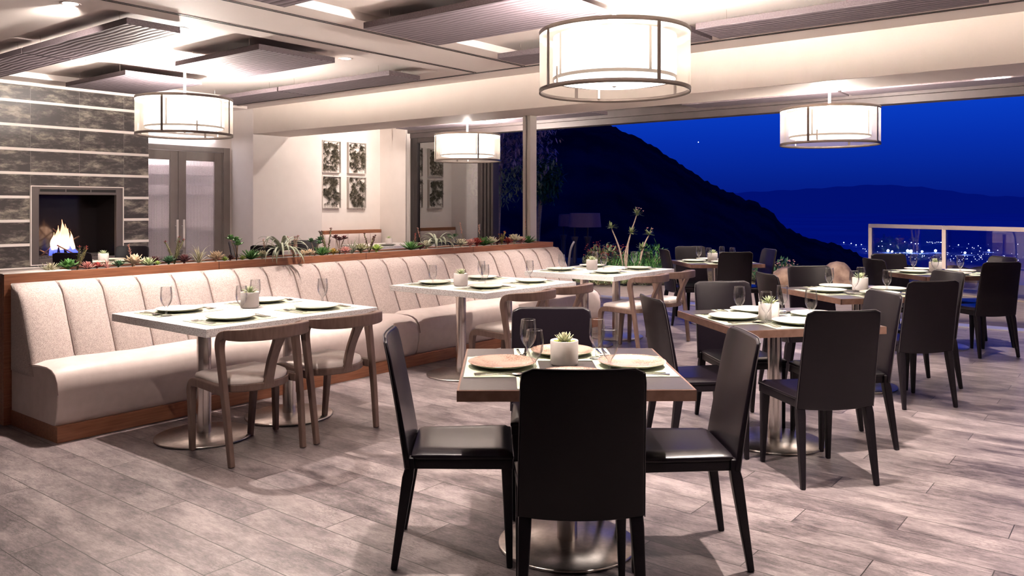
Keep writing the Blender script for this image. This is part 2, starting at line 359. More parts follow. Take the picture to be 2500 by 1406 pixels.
def catmull(pts, n=6):
    P = [Vector(p) for p in pts]; P = [P[0] * 2 - P[1]] + P + [P[-1] * 2 - P[-2]]; out = []
    for i in range(1, len(P) - 2):
        for k in range(n):
            t = k / n; a, b, c, d = P[i - 1:i + 3]
            out.append(.5 * ((2 * b) + (c - a) * t + (2 * a - 5 * b + 4 * c - d) * t * t + (3 * b - a - 3 * c + d) * t ** 3))
    out.append(P[-2]); return out
def obj(name, bm, m, parent=None, smooth=False, bevel=0, segs=2, sub=0, solid=None):
    bmesh.ops.recalc_face_normals(bm, faces=bm.faces[:])
    me = bpy.data.meshes.new(name); bm.to_mesh(me); bm.free()
    if m: me.materials.append(m)
    if smooth: me.polygons.foreach_set('use_smooth', [True] * len(me.polygons))
    o = bpy.data.objects.new(name, me); COL.objects.link(o)
    if parent: o.parent = parent
    if bevel:
        b = o.modifiers.new('bevel', 'BEVEL'); b.width = bevel; b.segments = segs; b.limit_method = 'ANGLE'; b.angle_limit = rad(40)
        b.harden_normals = False
        me.polygons.foreach_set('use_smooth', [True] * len(me.polygons))
        w = o.modifiers.new('normals', 'WEIGHTED_NORMAL'); w.keep_sharp = True
    if sub: s = o.modifiers.new('sub', 'SUBSURF'); s.levels = sub; s.render_levels = sub
    return o
def BM(): return bmesh.new()
def thing(name, label, cat, loc=(0, 0, 0), rz=0, group=None):
    o = bpy.data.objects.new(name, None); COL.objects.link(o); o.empty_display_size = .1
    o.location = loc; o.rotation_euler = (0, 0, rz); tag(o, label, cat, group); return o
def tag(o, label, cat, group=None):
    o['label'] = label; o['category'] = cat
    if group: o['group'] = group
    return o
def struct(name, bm, m, bevel=0):
    o = obj(name, bm, m, bevel=bevel); o['kind'] = 'structure'; return o
def dup(root, loc, rz, label, group=None, scale=None):
    r = root.copy(); COL.objects.link(r); r.location = loc; r.rotation_euler = (0, 0, rz); r['label'] = label
    if group: r['group'] = group
    if scale: r.scale = scale
    for ch in list(root.children):
        c = ch.copy(); COL.objects.link(c); c.parent = r
        for g in ch.children:
            d = g.copy(); COL.objects.link(d); d.parent = c
    return r
class Maker:
    """first placement moves the prototype itself, later ones copy it"""
    def __init__(s, root): s.root = root; s.used = False
    def place(s, loc, rz, label, group=None):
        if not s.used:
            s.used = True; r = s.root; r.location = loc; r.rotation_euler = (0, 0, rz); r['label'] = label
            if group: r['group'] = group
            return r
        return dup(s.root, loc, rz, label, group)

# ================================================================== SHELL
ZC = 3.0; ZK = 3.07
b = BM(); box(b, -5, 11.05, -6, 13.2, -.12, 0); struct('floor', b, M_floor)
# ceiling with two shallow coffers
b = BM()
def cbox(x0, x1, y0, y1): box(b, x0, x1, y0, y1, ZC, ZC + .25)
CX0, CX1 = 3.09, 6.92; A0, A1, B0, B1 = .9, 5.27, 6.54, 10.82
cbox(-5, CX0, -6, 12.2); cbox(CX1, 7.72, -6, 12.2); cbox(CX0, CX1, -6, A0); cbox(CX0, CX1, A1, B0); cbox(CX0, CX1, B1, 12.2)
box(b, CX0, CX1, A0, A1, ZK, ZC + .25); box(b, CX0, CX1, B0, B1, ZK, ZC + .25)
struct('ceiling', b, M_ceil)
b = BM(); box(b, 8.43, 11.3, -6, 12.2, 2.93, 3.2); struct('ceiling_outer', b, M_ceil)
b = BM(); box(b, 7.72, 8.43, -6, 11.37, 2.585, 3.25); struct('trim_1', b, M_beam, .006)      # long drop beam
# pier, door wall, art wall
b = BM(); box(b, 7.72, 9.1, 11.37, 12.3, 0, 3.2); struct('wall_pier', b, M_wall, .004)
b = BM()
box(b, 5.92, 7.72, 11.98, 12.1, 2.36, 3.2); box(b, 7.66, 7.72, 11.98, 12.1, 0, 2.36); box(b, -5, 5.98, 11.98, 12.1, 0, 3.2)
struct('wall_door', b, M_wall)
b = BM(); box(b, 9.1, 11.1, 11.8, 12.3, 0, 3.2); struct('wall_art', b, M_wall)
b = BM(); box(b, 10.85, 11.1, 11.08, 11.8, 0, 3.2); box(b, 10.83, 10.86, 11.08, 11.42, 0, 2.93); struct('wall_corner', b, M_wall)
b = BM(); box(b, -5.1, -5, -6, 12.2, 0, 3.2); struct('wall_left', b, M_doorp)
b = BM(); box(b, -5, 11.3, -6.1, -6, 0, 3.2); struct('wall_back', b, M_doorp)
# window header and folding-door frames
b = BM(); box(b, 10.95, 11.15, -6, 11.08, 2.71, 2.93); box(b, 10.88, 10.95, -6, 11.08, 2.80, 2.93); struct('trim_2', b, M_header, .004)
b = BM(); box(b, 10.84, 11.10, -6, 9.05, 0, .012); struct('trim_3', b, M_track)
t = thing('window_1', '', ''); del t['label']; del t['category']; t['kind'] = 'structure'
b = BM(); box(b, 10.96, 11.06, 11.0, 11.08, 0, 2.71); box(b, 10.96, 11.06, 10.9, 11.0, 0, 2.71); box(b, 10.96, 11.06, 9.34, 9.40, 0, 2.71)
box(b, 10.96, 11.06, 9.4, 10.9, 2.62, 2.71); box(b, 10.96, 11.06, 9.4, 10.9, 0, .1)
obj('window_frame', b, M_frame, t, bevel=.004)
b = BM(); box(b, 11.0, 11.012, 9.4, 10.9, .1, 2.62); obj('window_pane', b, M_pane, t)
for k in range(4):                                                     # the folded leaves stacked at the side
    b = BM(); y0 = 9.02 + k * .08; box(b, 10.93 , 11.09, y0, y0 + .055, .012, 2.71); obj('folded_leaf', b, M_frame, t, bevel=.006)
b = BM(); tube(b, [(10.92, 9.30, 1.0), (10.92, 9.30, 1.12)], .012); obj('latch', b, M_steel, t)
# floor outside
# linear air slots in the ceiling
def slot(x0, y0, x1, y1, label):
    t = thing('air_slot', label, 'air vent', group='thin black linear slots in the ceiling')
    for s in (-.018, .018):
        b = BM()
        if x0 == x1: box(b, x0 + s - .006, x0 + s + .006, y0, y1, ZC - .004, ZC + .002)
        else: box(b, x0, x1, y0 + s - .006, y0 + s + .006, ZC - .004, ZC + .002)
        obj('slot', b, M_black, t)
slot(-2, 5.55, 7.26, 5.55, 'thin double black ceiling slot beside the row of panels nearest the big pendant')
slot(-2, 6.27, 7.26, 6.27, 'thin double black ceiling slot nearer to the fireplace')
slot(7.30, -3, 7.30, 11.9, 'thin double black ceiling slot along the top of the long beam')
b = BM(); box(b, 3.0, 7.5, 11.2, 11.25, 2.955, 3.0); struct('trim_4', b, M_ceil, .004)

# column under the beam
t = thing('support_column', 'square putty-grey column standing behind the end of the wooden planter', 'column', (8.36, 6.29, 0))
b = BM(); box(b, -.07, .07, -.06, .06, 0, 2.585); obj('shaft', b, M_column, t, bevel=.005)
b = BM(); box(b, -.085, -.07, -.008, .004, 0, 2.585); obj('groove', b, M_fmetal, t)

# ------------------------------------------------------------------ fireplace wall
t = thing('wall_fireplace', '', ''); del t['label']; del t['category']; t['kind'] = 'structure'
FX0, FX1, FZ0, FZ1 = 4.37, 5.54, .68, 1.68; FY = 11.25
b = BM()
box(b, 1.0, FX0, FY, 11.98, 0, 3.0); box(b, FX1, 5.92, FY, 11.98, 0, 3.0); box(b, FX0, FX1, FY, 11.98, 0, FZ0); box(b, FX0, FX1, FY, 11.98, FZ1, 3.0)
obj('tiled_chimney', b, M_tile, t)
for k in range(8):
    z = .937 - .3035 + k * .3035
    if z > 2.95: continue
    if FZ0 - .04 < z < FZ1: spans = ((1.0, FX0), (FX1, 5.922))
    else: spans = ((1.0, 5.922),)
    for x0, x1 in spans:
        b = BM(); box(b, x0, x1, FY - .012, FY + .005, z - .018, z + .018); obj('metal_strip', b, M_strip, t, bevel=.002)
t = thing('gas_fireplace', 'black gas fireplace set in the dark striped tile wall', 'fireplace', (0, 0, 0))
b = BM()
for x0, x1, z0, z1 in ((FX0, FX0 + .09, FZ0, FZ1), (FX1 - .09, FX1, FZ0, FZ1), (FX0 + .09, FX1 - .09, FZ0, FZ0 + .07), (FX0 + .09, FX1 - .09, FZ1 - .10, FZ1)):
    box(b, x0, x1, FY - .03, FY + .03, z0, z1)
obj('frame', b, M_fmetal, t, bevel=.004)
b = BM()
for a0, a1 in ((FX0 + .10, FX0 + .41), (FX0 + .425, FX0 + .73), (FX0 + .745, FX1 - .10)): box(b, a0, a1, FY - .034, FY - .028, FZ1 - .065, FZ1 - .03)
obj('vent_slot', b, M_black, t)
b = BM(); box(b, FX0 - .012, FX0, FY - .036, FY, FZ0 - .012, FZ1 + .012); box(b, FX1, FX1 + .012, FY - .036, FY, FZ0 - .012, FZ1 + .012)
box(b, FX0, FX1, FY - .036, FY, FZ1, FZ1 + .012); box(b, FX0, FX1, FY - .036, FY, FZ0 - .012, FZ0); obj('outer_trim', b, M_strip, t)
b = BM()
i0, i1, j0, j1 = FX0 + .09, FX1 - .09, FZ0 + .07, FZ1 - .10
box(b, i0, i1, FY + .55, FY + .57, j0, j1); box(b, i0 - .01, i0, FY + .03, FY + .57, j0, j1); box(b, i1, i1 + .01, FY + .03, FY + .57, j0, j1)
box(b, i0, i1, FY + .03, FY + .57, j0 - .01, j0); box(b, i0, i1, FY + .03, FY + .57, j1, j1 + .01); obj('firebox', b, M_firebox, t)
b = BM(); box(b, i0 + .05, i1 - .05, FY + .12, FY + .45, j0, j0 + .025); obj('burner_bed', b, M_dirt, t)
fcx = 4.87; fy = FY + .27
def blade(b, base, tip, w, d):
    p0 = Vector(base); p1 = Vector(tip); n = 9; pts = []; rr = []
    for k in range(n):
        s = k / (n - 1); p = p0.lerp(p1, s); p.x += math.sin(s * 7 + w * 60) * .008; pts.append(p); rr.append(max(.002, w * (math.sin(PI * min(1, s * .92 + .16)) ** .8) * (1 - s * .35)))
    tube(b, pts, rr, 10)
b = BM()
for x, tx, h in ((-.17, -.05, .30), (-.12, -.02, .36), (.0, .0, .30), (.08, .02, .30), (.15, .04, .26), (.2, .08, .2)):
    blade(b, (fcx + x, fy + random.uniform(-.05, .05), j0 + .02), (fcx + tx, fy, j0 + h), .030, 0)
obj('blue_flame', b, M_flameb, t, smooth=True)
b = BM()
for x, tx, h, w in ((-.15, -.11, .33, .030), (-.09, -.05, .42, .045), (-.02, 0, .50, .055), (.06, .04, .44, .05), (.12, .10, .34, .035), (.02, .07, .38, .035)):
    blade(b, (fcx + x, fy + random.uniform(-.06, .06), j0 + .10), (fcx + tx, fy, j0 + h), w, 0)
obj('yellow_flame', b, M_flamey, t, smooth=True)
for a, c in (((-.27, -.02, .03), (.13, .06, .36)), ((-.10, .05, .38), (.22, -.04, .04)), ((-.24, .08, .02), (.20, -.04, .27)), ((-.10, -.08, .16), (.12, -.10, .03)), ((-.28, 0, .1), (-.15, .03, .03))):
    b = BM(); tube(b, [(fcx + a[0], fy + a[1], j0 + a[2]), (fcx + c[0], fy + c[1], j0 + c[2])], .009); obj('copper_rod', b, M_rod, t, smooth=True)
fl = bpy.data.lights.new('fire_light', 'POINT'); fl.energy = 4; fl.color = (1, .6, .4); fl.shadow_soft_size = .1
o = bpy.data.objects.new('fire_light', fl); COL.objects.link(o); o.location = (fcx, fy, j0 + .3); o.parent = t

# ------------------------------------------------------------------ double doors
t = thing('door_1', '', ''); del t['label']; del t['category']; t['kind'] = 'structure'
b = BM(); DY = 11.98
box(b, 7.56, 7.68, DY - .03, DY + .1, 0, 2.38); box(b, 5.9, 6.02, DY - .03, DY + .1, 0, 2.38); box(b, 6.02, 7.56, DY - .03, DY + .1, 2.30, 2.38)
box(b, 7.545, 7.575, DY - .01, DY + .1, 0, 2.32); obj('door_frame', b, M_doorp, t, bevel=.004)
for x0, x1, hx in ((6.02, 6.785, 6.735), (6.79, 7.545, 6.845)):
    b = BM(); g0, g1 = x0 + .13, x1 - .13
    box(b, x0, g0, DY, DY + .05, .01, 2.295); box(b, g1, x1, DY, DY + .05, .01, 2.295); box(b, g0, g1, DY, DY + .05, 2.15, 2.295); box(b, g0, g1, DY, DY + .05, .01, .28)
    lf = obj('door_leaf', b, M_doorp, t, bevel=.003)
    b = BM(); box(b, g0 - .005, g1 + .005, DY + .02, DY + .03, .275, 2.155); obj('ribbed_pane', b, M_rib, lf)
    b = BM(); tube(b, [(hx, DY - .07, .78), (hx, DY - .07, 1.22)], .017, 10)
    for z in (.88, 1.12): tube(b, [(hx, DY - .07, z), (hx, DY, z)], .008, 8)
    obj('door_handle', b, M_strip, lf, smooth=True)
# unseen room behind the doors; shelves and lamp added to brighten the glass
b = BM(); box(b, 5.6, 8.1, 13.1, 13.2, 0, 3.2); box(b, 5.55, 5.65, 12.1, 13.2, 0, 3.2); box(b, 8.0, 8.1, 12.3, 13.2, 0, 3.2); box(b, 5.6, 8.1, 12.1, 13.2, 2.6, 2.7); struct('wall_pantry', b, M_wall)
t = thing('added_shelf', 'shelf boards added behind the ribbed glass doors for blurred light bands', 'shelf')
for z in (.55, 1.02, 1.62, 1.95):
    b = BM(); box(b, 5.7, 7.95, 12.75, 13.08, z, z + .16 if z > 1.5 else z + .05); obj('shelf_board', b, M_steelbase if z < 1.5 else M_doorp, t)
pl = bpy.data.lights.new('added_pantry_light', 'AREA'); pl.energy = 60; pl.size = 1.2; pl.color = (.95, .88, .95)  # added lamp that brightens the ribbed panes from behind
o = bpy.data.objects.new('added_pantry_light', pl); COL.objects.link(o); o.location = (6.8, 12.5, 2.55); o.parent = t

# ================================================================== CEILING THINGS
def felt_panel(x0, x1, y0, y1, z0, zt, label, grp):
    t = thing('acoustic_panel', label, 'ceiling panel', ((x0 + x1) / 2, (y0 + y1) / 2, z0), group=grp)
    hx, hy = (x1 - x0) / 2, (y1 - y0) / 2
    b = BM(); box(b, -hx, hx, -hy, hy, 0, .004); obj('ribbed_face', b, M_panel, t)
    b = BM(); box(b, -hx, hx, -hy, hy, .004, .055); obj('felt_core', b, M_feltedge, t, bevel=.003)
    for sx in (-1, 1):
        for sy in (-1, 1):
            b = BM(); px, py = sx * (hx - .06), sy * (hy - .25)
            tube(b, [(px, py, .05), (px + .004, py, .055 + (zt - z0 - .055) * .5), (px, py, zt - z0)], .0022, 5)
            lathe(b, [(0, 0), (.010, .002), (.008, .012), (0, .014)], 8, px, py, .055)
            obj('hanging_wire', b, M_steel, t)
PZ = 2.925
G1 = 'dark felt panels in the ceiling over the fireplace end'; G2 = 'dark felt panels in the ceiling nearest the camera'; G3 = 'dark felt panels over the open window wall'
felt_panel(3.30, 3.77, 6.62, 8.68, PZ, ZK, 'long grey wavy panel hanging nearest the top left ceiling corner', G1)
felt_panel(3.30, 3.77, 8.71, 10.75, PZ, ZK, 'wavy grey panel cut off by the left edge, above the striped tile wall', G1)
felt_panel(4.57, 5.52, 9.2, 10.72, PZ, ZK, 'wide felt panel hanging low in front of the striped tile wall', G1)
felt_panel(4.62, 5.54, 6.71, 8.22, PZ, ZK, 'wide diamond-looking felt panel above the left drum pendant', G1)
felt_panel(6.44, 6.94, 6.85, 8.93, PZ, ZK, 'narrow felt panel beside the beam with a lit side, right of the left pendant', G1)
felt_panel(6.44, 6.94, 8.96, 10.75, PZ, ZK, 'narrow felt panel beside the beam right behind the left drum pendant', G1)
felt_panel(3.27, 3.76, 3.05, 5.14, PZ, ZK, 'wavy felt panel just peeking in at the top edge, left of centre', G2)
felt_panel(4.63, 5.54, 3.38, 5.24, PZ, ZK, 'large wide felt panel left of the biggest pendant', G2)
felt_panel(6.42, 6.88, 3.12, 5.24, PZ, ZK, 'narrow felt panel passing behind the biggest pendant', G2)
felt_panel(6.39, 6.88, .95, 3.05, PZ, ZK, 'long narrow felt panel right of the biggest pendant at the top edge', G2)
felt_panel(10.08, 10.52, 8.5, 10.55, 2.8, 2.93, 'felt panel above the window glass with its end towards the white wall', G3)
felt_panel(10.08, 10.52, 6.45, 8.47, 2.8, 2.93, 'felt panel under the beam right of the column', G3)
felt_panel(10.12, 10.58, 2.98, 5.03, 2.8, 2.93, 'pink-lit felt panel above the right-hand pendant', G3)
felt_panel(10.12, 10.58, .9, 2.94, 2.8, 2.93, 'felt panel under the beam at the right edge', G3)

def downlight(x, y, z, label, energy=120, blend=.45, size=78, aim=None, r=.025, col=WARM):
    t = thing('recessed_downlight', label, 'ceiling light', (x, y, z), group='recessed ceiling downlights')
    b = BM(); lathe(b, [(.055, -.001), (.072, -.004), (.078, 0), (.055, 0), (.055, -.001)], 24); obj('trim_ring', b, M_white, t, smooth=True)
    b = BM(); lathe(b, [(0, -.002), (.055, -.002), (.055, .0), (0, 0)], 24); obj('lens', b, M_lens, t)
    l = bpy.data.lights.new('downlight_beam', 'SPOT'); l.energy = energy; l.color = col; l.spot_size = rad(size); l.spot_blend = blend; l.shadow_soft_size = r
    o = bpy.data.objects.new('downlight_beam', l); COL.objects.link(o); o.parent = t; o.location = (0, 0, -.02)
    if aim:
        d = Vector(aim) - Vector((x, y, z - .02)); o.rotation_euler = d.to_track_quat('-Z', 'Y').to_euler()
DL = [  # those out of view are added for light the visible ones lack
 (2.85, 6.60, ZC, 'round downlight nearest the top left corner of the ceiling', 190, (3.6, 11.25, 1.4)),
 (4.02, 7.06, ZK, 'round downlight at the corner of the long wavy panel', 90, None),
 (5.98, 7.06, ZK, 'round downlight beside the diamond-looking panel over the banquette', 90, None),
 (5.95, 3.55, ZK, 'round downlight close behind the rod of the biggest pendant', 130, (6.3, 3.0, 0)),
 (4.30, 4.9, ZK, 'round downlight by the corner of the large wide felt panel', 110, (5.2, 4.6, 0)),
 (2.90, 5.35, ZC, 'downlight over the nearest banquette table', 200, (2.95, 4.6, 0)),
 (3.95, 1.30, ZK, 'downlight over the gap between the two nearest dark tables', 250, (4.3, 1.5, 0)),
 (2.55, 2.35, ZC, 'downlight over the foreground table', 150, (2.8, 1.95, 0)),
 (7.15, 4.90, ZC, 'downlight over the last banquette table', 120, (7.3, 4.4, 0)),
 (5.75, 1.9, ZK, 'downlight over the second and third dark tables', 120, (6.6, 1.9, 0)),
 (1.1, 2.9, ZC, 'downlight over the empty floor at lower left', 45, (2.3, 3.0, 0)),
 (2.6, .3, ZC, 'downlight over the floor at lower right', 60, (3.2, .1, 0)),
 (4.6, -.3, ZC, 'downlight over the floor at the right edge', 70, (5.2, .2, 0)),
 (9.35, 4.2, 2.93, 'downlight over the back table by the planting', 110, None),
 (9.2, 1.1, 2.93, 'downlight over the table by the railing', 120, (9.2, 1.6, 0)),
 (4.3, 9.4, ZK, 'downlight over the pot table before the fire', 90, None),
 (7.0, 9.7, ZC, 'downlight over the hidden table near the glass doors', 80, None),
 (8.75, 10.0, 2.93, 'downlight washing the white pier', 16, (8.6, 11.4, 1.2)),
 (10.0, 10.6, 2.93, 'downlight washing the plant panels', 40, (9.9, 11.8, 1.6)),
 (9.7, 6.2, 2.93, 'downlight near the window track', 420, (12.9, 6.8, 0)),  # this and the next two are unseen, added to light terrace and railing
 (9.7, 4.9, 2.93, 'downlight near the right end of the window track', 420, (12.9, 4.2, 0)),
 (9.7, 1.3, 2.93, 'unseen downlight over the track at the right edge, added to light the railing', 420, (13.9, 1.9, .5)),
]
for x, y, z, lb, en, aim in DL: downlight(x, y, z, lb, en * 2.3, aim=aim, **(dict(size=125, blend=1) if 'washing' in lb else dict(size=80, blend=1) if 'top left' in lb else dict(size=55, blend=.9) if 'track' in lb else {}))

def pendant(x, y, z0, z1, ztop, phase, label, watt=460):
    t = thing('drum_pendant', label, 'pendant light', (x, y, z0), phase, group='drum pendants with mesh outer shades')
    H = z1 - z0; R = .52; r = .425
    for zz in (0, H - .028):
        b = BM(); lathe(b, [(R + .004, zz), (R + .004, zz + .028), (R - .004, zz + .028), (R - .004, zz), (R + .004, zz)], 72); obj('frame_ring', b, M_ring, t, smooth=True, )
    for k in range(4):
        a = k * PI / 2; b = BM(); box(b, R - .003, R + .005, -.012, .012, 0.02, H - .02, Matrix.Rotation(a, 4, 'Z')); obj('frame_bar', b, M_ring, t)
    b = BM(); lathe(b, [(R, .01), (R, H - .01)], 72); obj('mesh_shade', b, M_screen, t, smooth=True)
    b = BM(); lathe(b, [(r, .10), (r, H - .04)], 72); s = obj('inner_shade', b, M_lamp, t, smooth=True)
    b = BM(); lathe(b, [(r + .003, .085), (r + .003, .107), (r - .004, .107), (r - .004, .085), (r + .003, .085)], 72); obj('shade_ring', b, M_ring, s, smooth=True)
    for k in range(4):
        a = k * PI / 2; b = BM(); box(b, r, r + .006, -.009, .009, .1, H - .04, Matrix.Rotation(a, 4, 'Z')); obj('shade_bar', b, M_ring, s)
    b = BM(); lathe(b, [(0, .052), (.15, .055), (.30, .066), (r - .01, .088)], 48); obj('diffuser', b, M_diff, t, smooth=True)
    b = BM(); lathe(b, [(0, .040), (.014, .043), (.016, .052), (0, .053)], 12); obj('finial', b, M_steel, t, smooth=True)
    for k in range(3):
        a = .7 + k * 2 * PI / 3; b = BM(); box(b, R - .012, R - .006, -.008, .008, .03, .14, Matrix.Rotation(a, 4, 'Z')); obj('strut', b, M_white, t)
    b = BM(); tube(b, [(0, 0, H - .1), (0, 0, ztop - z0)], .014, 10)
    for k in range(4):
        a = k * PI / 2 + .3; tube(b, [(0, 0, H - .05), (R * math.cos(a), R * math.sin(a), H - .02)], .004, 6)
    lathe(b, [(0, ztop - z0 - .02), (.06, ztop - z0 - .02), (.06, ztop - z0)], 20); obj('stem', b, M_white, t, smooth=False)
    l = bpy.data.lights.new('pendant_bulb', 'POINT'); l.energy = watt; l.color = WARM; l.shadow_soft_size = .05
    o = bpy.data.objects.new('pendant_bulb', l); COL.objects.link(o); o.parent = t; o.location = (0, 0, H - .02)
pendant(4.90, 2.95, 2.215, 2.64, ZK, rad(-116), 'largest drum pendant, nearest the camera above the middle of the room')
pendant(4.99, 8.67, 2.225, 2.655, ZK, rad(-146), 'drum pendant at left in front of the striped tile wall')
pendant(9.72, 8.55, 2.135, 2.565, 2.93, rad(-120), 'smallest-looking drum pendant by the window glass, left of the column')
pendant(9.27, 2.82, 2.10, 2.51, 2.93, rad(-97), 'drum pendant at right against the blue sky')

pendant(4.9, -2.75, 2.215, 2.64, ZC, 0, 'unseen drum pendant added right of the camera as fill light')  # added out of view as fill light
# ================================================================== BANQUETTE + PLANTER
t = thing('planter_divider', 'long reddish wood divider wall with a planting trough behind the banquette', 'planter', (2.12, 5.87, 0))
PX1 = 8.29 - 2.12
b = BM(); box(b, 0, PX1, 0, .03, 0, .985); box(b, 0, PX1, .33, .36, 0, .985); box(b, 0, .03, .03, .33, 0, .985); box(b, PX1 - .03, PX1, .03, .33, 0, .985); obj('wood_panel', b, M_wood, t, bevel=.003)
for x in (1.55, 3.1, 4.65):
    b = BM(); box(b, x, x + .003, -.0015, .002, .0, .985); obj('panel_joint', b, M_black, t)
b = BM(); box(b, -.003, .0, .12, .124, 0, .985); obj('end_joint', b, M_black, t)
b = BM(); box(b, .03, PX1 - .03, .03, .33, .90, .972); obj('gravel_bed', b, M_dirt, t)
b = BM(); box(b, -.005, .42, .0, .36, .985, .99); obj('corner_cap', b, M_strip, t)

BX0, BX1 = 2.16, 8.29
t = thing('banquette', 'long beige channel-backed banquette with leather seat along the planter', 'bench', (BX0, 5.18, 0))
LB = BX1 - BX0
b = BM(); box(b, 0, LB - .02, .0, .69, 0, .10); obj('plinth', b, M_wood, t, bevel=.003)
def seat_part(x0, x1):
    b = BM(); prof = [(.03, .095), (.005, .14), (-.012, .22), (-.015, .31), (.0, .38), (.03, .425), (.075, .447), (.14, .457), (.25, .455), (.42, .445), (.68, .44), (.68, .097)]
    n = 40; rings = []
    for i in range(n + 1):
        s = i / n; x = x0 + (x1 - x0) * s; e = min(s * (x1 - x0), (1 - s) * (x1 - x0)); k = max(0, 1 - e / .06) ** 2
        rings.append([b.verts.new((x, y + (.012 * k if y < .1 else 0), z - (.018 * k if z > .3 else 0) + .004 * math.sin(s * 23) * (1 if z > .3 else 0))) for y, z in prof])
    for A, Bq in zip(rings, rings[1:]):
        for j in range(len(prof)): b.faces.new((A[j], A[(j + 1) % len(prof)], Bq[(j + 1) % len(prof)], Bq[j]))
    b.faces.new(rings[0]); b.faces.new(rings[-1][::-1])
    s = obj('seat_cushion', b, M_hide, t, bevel=.008)
    for xx in (x0 - .001, x1 + .001):
        b = BM(); tube(b, [(xx, y, z - .016) for y, z in prof[3:10]], .0035, 6); obj('seam', b, M_pipe, s)
seat_part(0.0, 3.07); seat_part(3.075, LB)
nch = 23; w = (LB) / nch
for k in range(nch):
    x0 = k * w; b = BM()
    def fn(u, v, wv):
        x = x0 + u * w
        bulge = (1 - abs(2 * u - 1) ** 2.6)
        z = .36 + v * .565; yb = .33 + (v ** 1.0) * .255
        if wv == 0: return (x, min(.68, yb + .12), z)
        f = yb - .034 * bulge * (math.sin(PI * min(1, v * .9 + .1)) ** .5) - .0
        if v > .86: q = (v - .86) / .14; f += .055 * q * q; z -= .012 * (1 - bulge) * q
        return (x, f, z)
    slab(b, 10, 14, fn); c = obj('back_channel', b, M_fabric, t, smooth=True)
    if k:
        b = BM(); pr = []
        for j in range(13):
            v = j / 12 * .98; yb = .33 + v * .255; 
            if v > .86: yb += .055 * ((v - .86) / .14) ** 2
            pr.append((x0, yb - .006, .36 + v * .565))
        tube(b, pr, .004, 6); obj('piping', b, M_pipe, c)
for sx in (0, LB):
    b = BM(); sgn = -1 if sx == 0 else 1
    slab(b, 6, 12, lambda u, v, wv: (sx + (sgn * .012 * math.sin(PI * u) if wv else 0), .33 + v * .255 + u * (.685 - (.33 + v * .255)) + (.03 * max(0, v - .8) * 5 * (1 - u)), .36 + v * .56))
    obj('end_panel', b, M_fabric, t, smooth=True)

# bench against the art wall
t = thing('built_in_bench', 'pale channelled bench with wood cap under the plant panels', 'bench', (9.11, 11.25, 0))
b = BM(); box(b, 0, 1.66, .42, .54, .92, .985); obj('wood_cap', b, M_wood, t, bevel=.003)
b = BM(); box(b, 0, 1.66, 0, .5, .1, .45); obj('seat', b, M_hide, t, bevel=.03, segs=3)
b = BM(); box(b, 0, 1.66, .03, .5, 0, .1); obj('plinth', b, M_wood, t)
for k in range(6):
    x0 = .003 + k * .276; b = BM()
    slab(b, 8, 4, lambda u, v, wv: (x0 + u * .274, .5 if wv == 0 else .42 - .03 * (1 - abs(2 * u - 1) ** 2.5), .42 + v * .5)); obj('back_channel', b, M_hide, t, smooth=True)

# ================================================================== BLACK CHAIR
def black_chair():
    t = thing('leather_chair', 'x', 'chair', group='black leather side chairs')
    # backrest slab: u across, v up, w front
    b = BM()
    def fb(u, v, wv):
        hw = .212 - .010 * v; x = (2 * u - 1) * hw; z = .395 + v * .512
        y = -.185 - .088 * v - .018 * math.sin(PI * v) * 0 + .020 * (2 * u - 1) ** 2 * (.5 + .5 * v) + .012 * v * v * -1
        th = .030 - .012 * v
        e = min(u, 1 - u) * 2 * hw; puff = min(1, e / .05)
        if v < .001: z -= .012 * (1 - (2 * u - 1) ** 2)
        c = max(0, abs(2 * u - 1) - .80) / .20; z -= .016 * c * c * max(0, (v - .85) / .15) + .003 * v ** 8 * (1 - (2 * u - 1) ** 2)
        x *= 1 - .02 * max(0, (v - .93) / .07) ** 2
        return (x, y + (th * .5 * (.75 + .25 * puff) if wv else -th * .5), z)
    slab(b, 12, 14, fb); bk = obj('backrest', b, M_leather, t, bevel=.008, segs=3)
    b = BM()
    for s in (0, 1):
        tube(b, [Vector(fb(s, j / 12, 0)) + Vector(((-.001 if s == 0 else .001), .004, 0)) for j in range(13)], .0022, 5)
    tube(b, [Vector(fb(j / 12, 1, 0)) + Vector((0, .003, .001)) for j in range(13)], .0022, 5); obj('stitched_seam', b, M_stitch, bk)
    # seat
    b = BM()
    def fs(u, v, wv):
        hw = .198 + .020 * v; x = (2 * u - 1) * hw; y = -.165 + v * .405
        e = min(min(u, 1 - u) * 2 * hw, min(v + .02, 1 - v) * .405); puff = min(1, e / .045)
        y += .0 if wv == 0 else 0
        return (x, y, .43 if wv == 0 else .448 + .017 * math.sin(puff * PI / 2) - .006 * math.sin(PI * u) * math.sin(PI * v))
    slab(b, 16, 16, fs); st = obj('seat', b, M_leather, t, bevel=.005)
    b = BM(); box(b, -.200, .200, -.165, .0, .392, .432)
    bm2 = b
    for vtx in bm2.verts: pass
    b.free(); b = BM()
    slab(b, 4, 6, lambda u, v, wv: ((2 * u - 1) * (.194 + .020 * v), -.17 + v * .408, .392 if wv == 0 else .432)); obj('apron', b, M_legs, t, bevel=.005)
    for sx in (-1, 1):
        b = BM(); sweep(b, [(sx * .188, .212, .43), (sx * .190, .214, .36), (sx * .197, .224, 0)], [.046, .044, .024], [.046, .042, .024], (1, 0, 0)); obj('leg', b, M_legs, t, bevel=.006)
        b = BM(); sweep(b, [(sx * .186, -.168, .44), (sx * .186, -.170, .40), (sx * .188, -.178, .36), (sx * .202, -.232, 0)], [.040, .044, .044, .024], [.03, .036, .044, .026], (1, 0, 0)); obj('leg', b, M_legs, t, bevel=.006)
    return t
BC = Maker(black_chair())
GC = 'black leather side chairs'
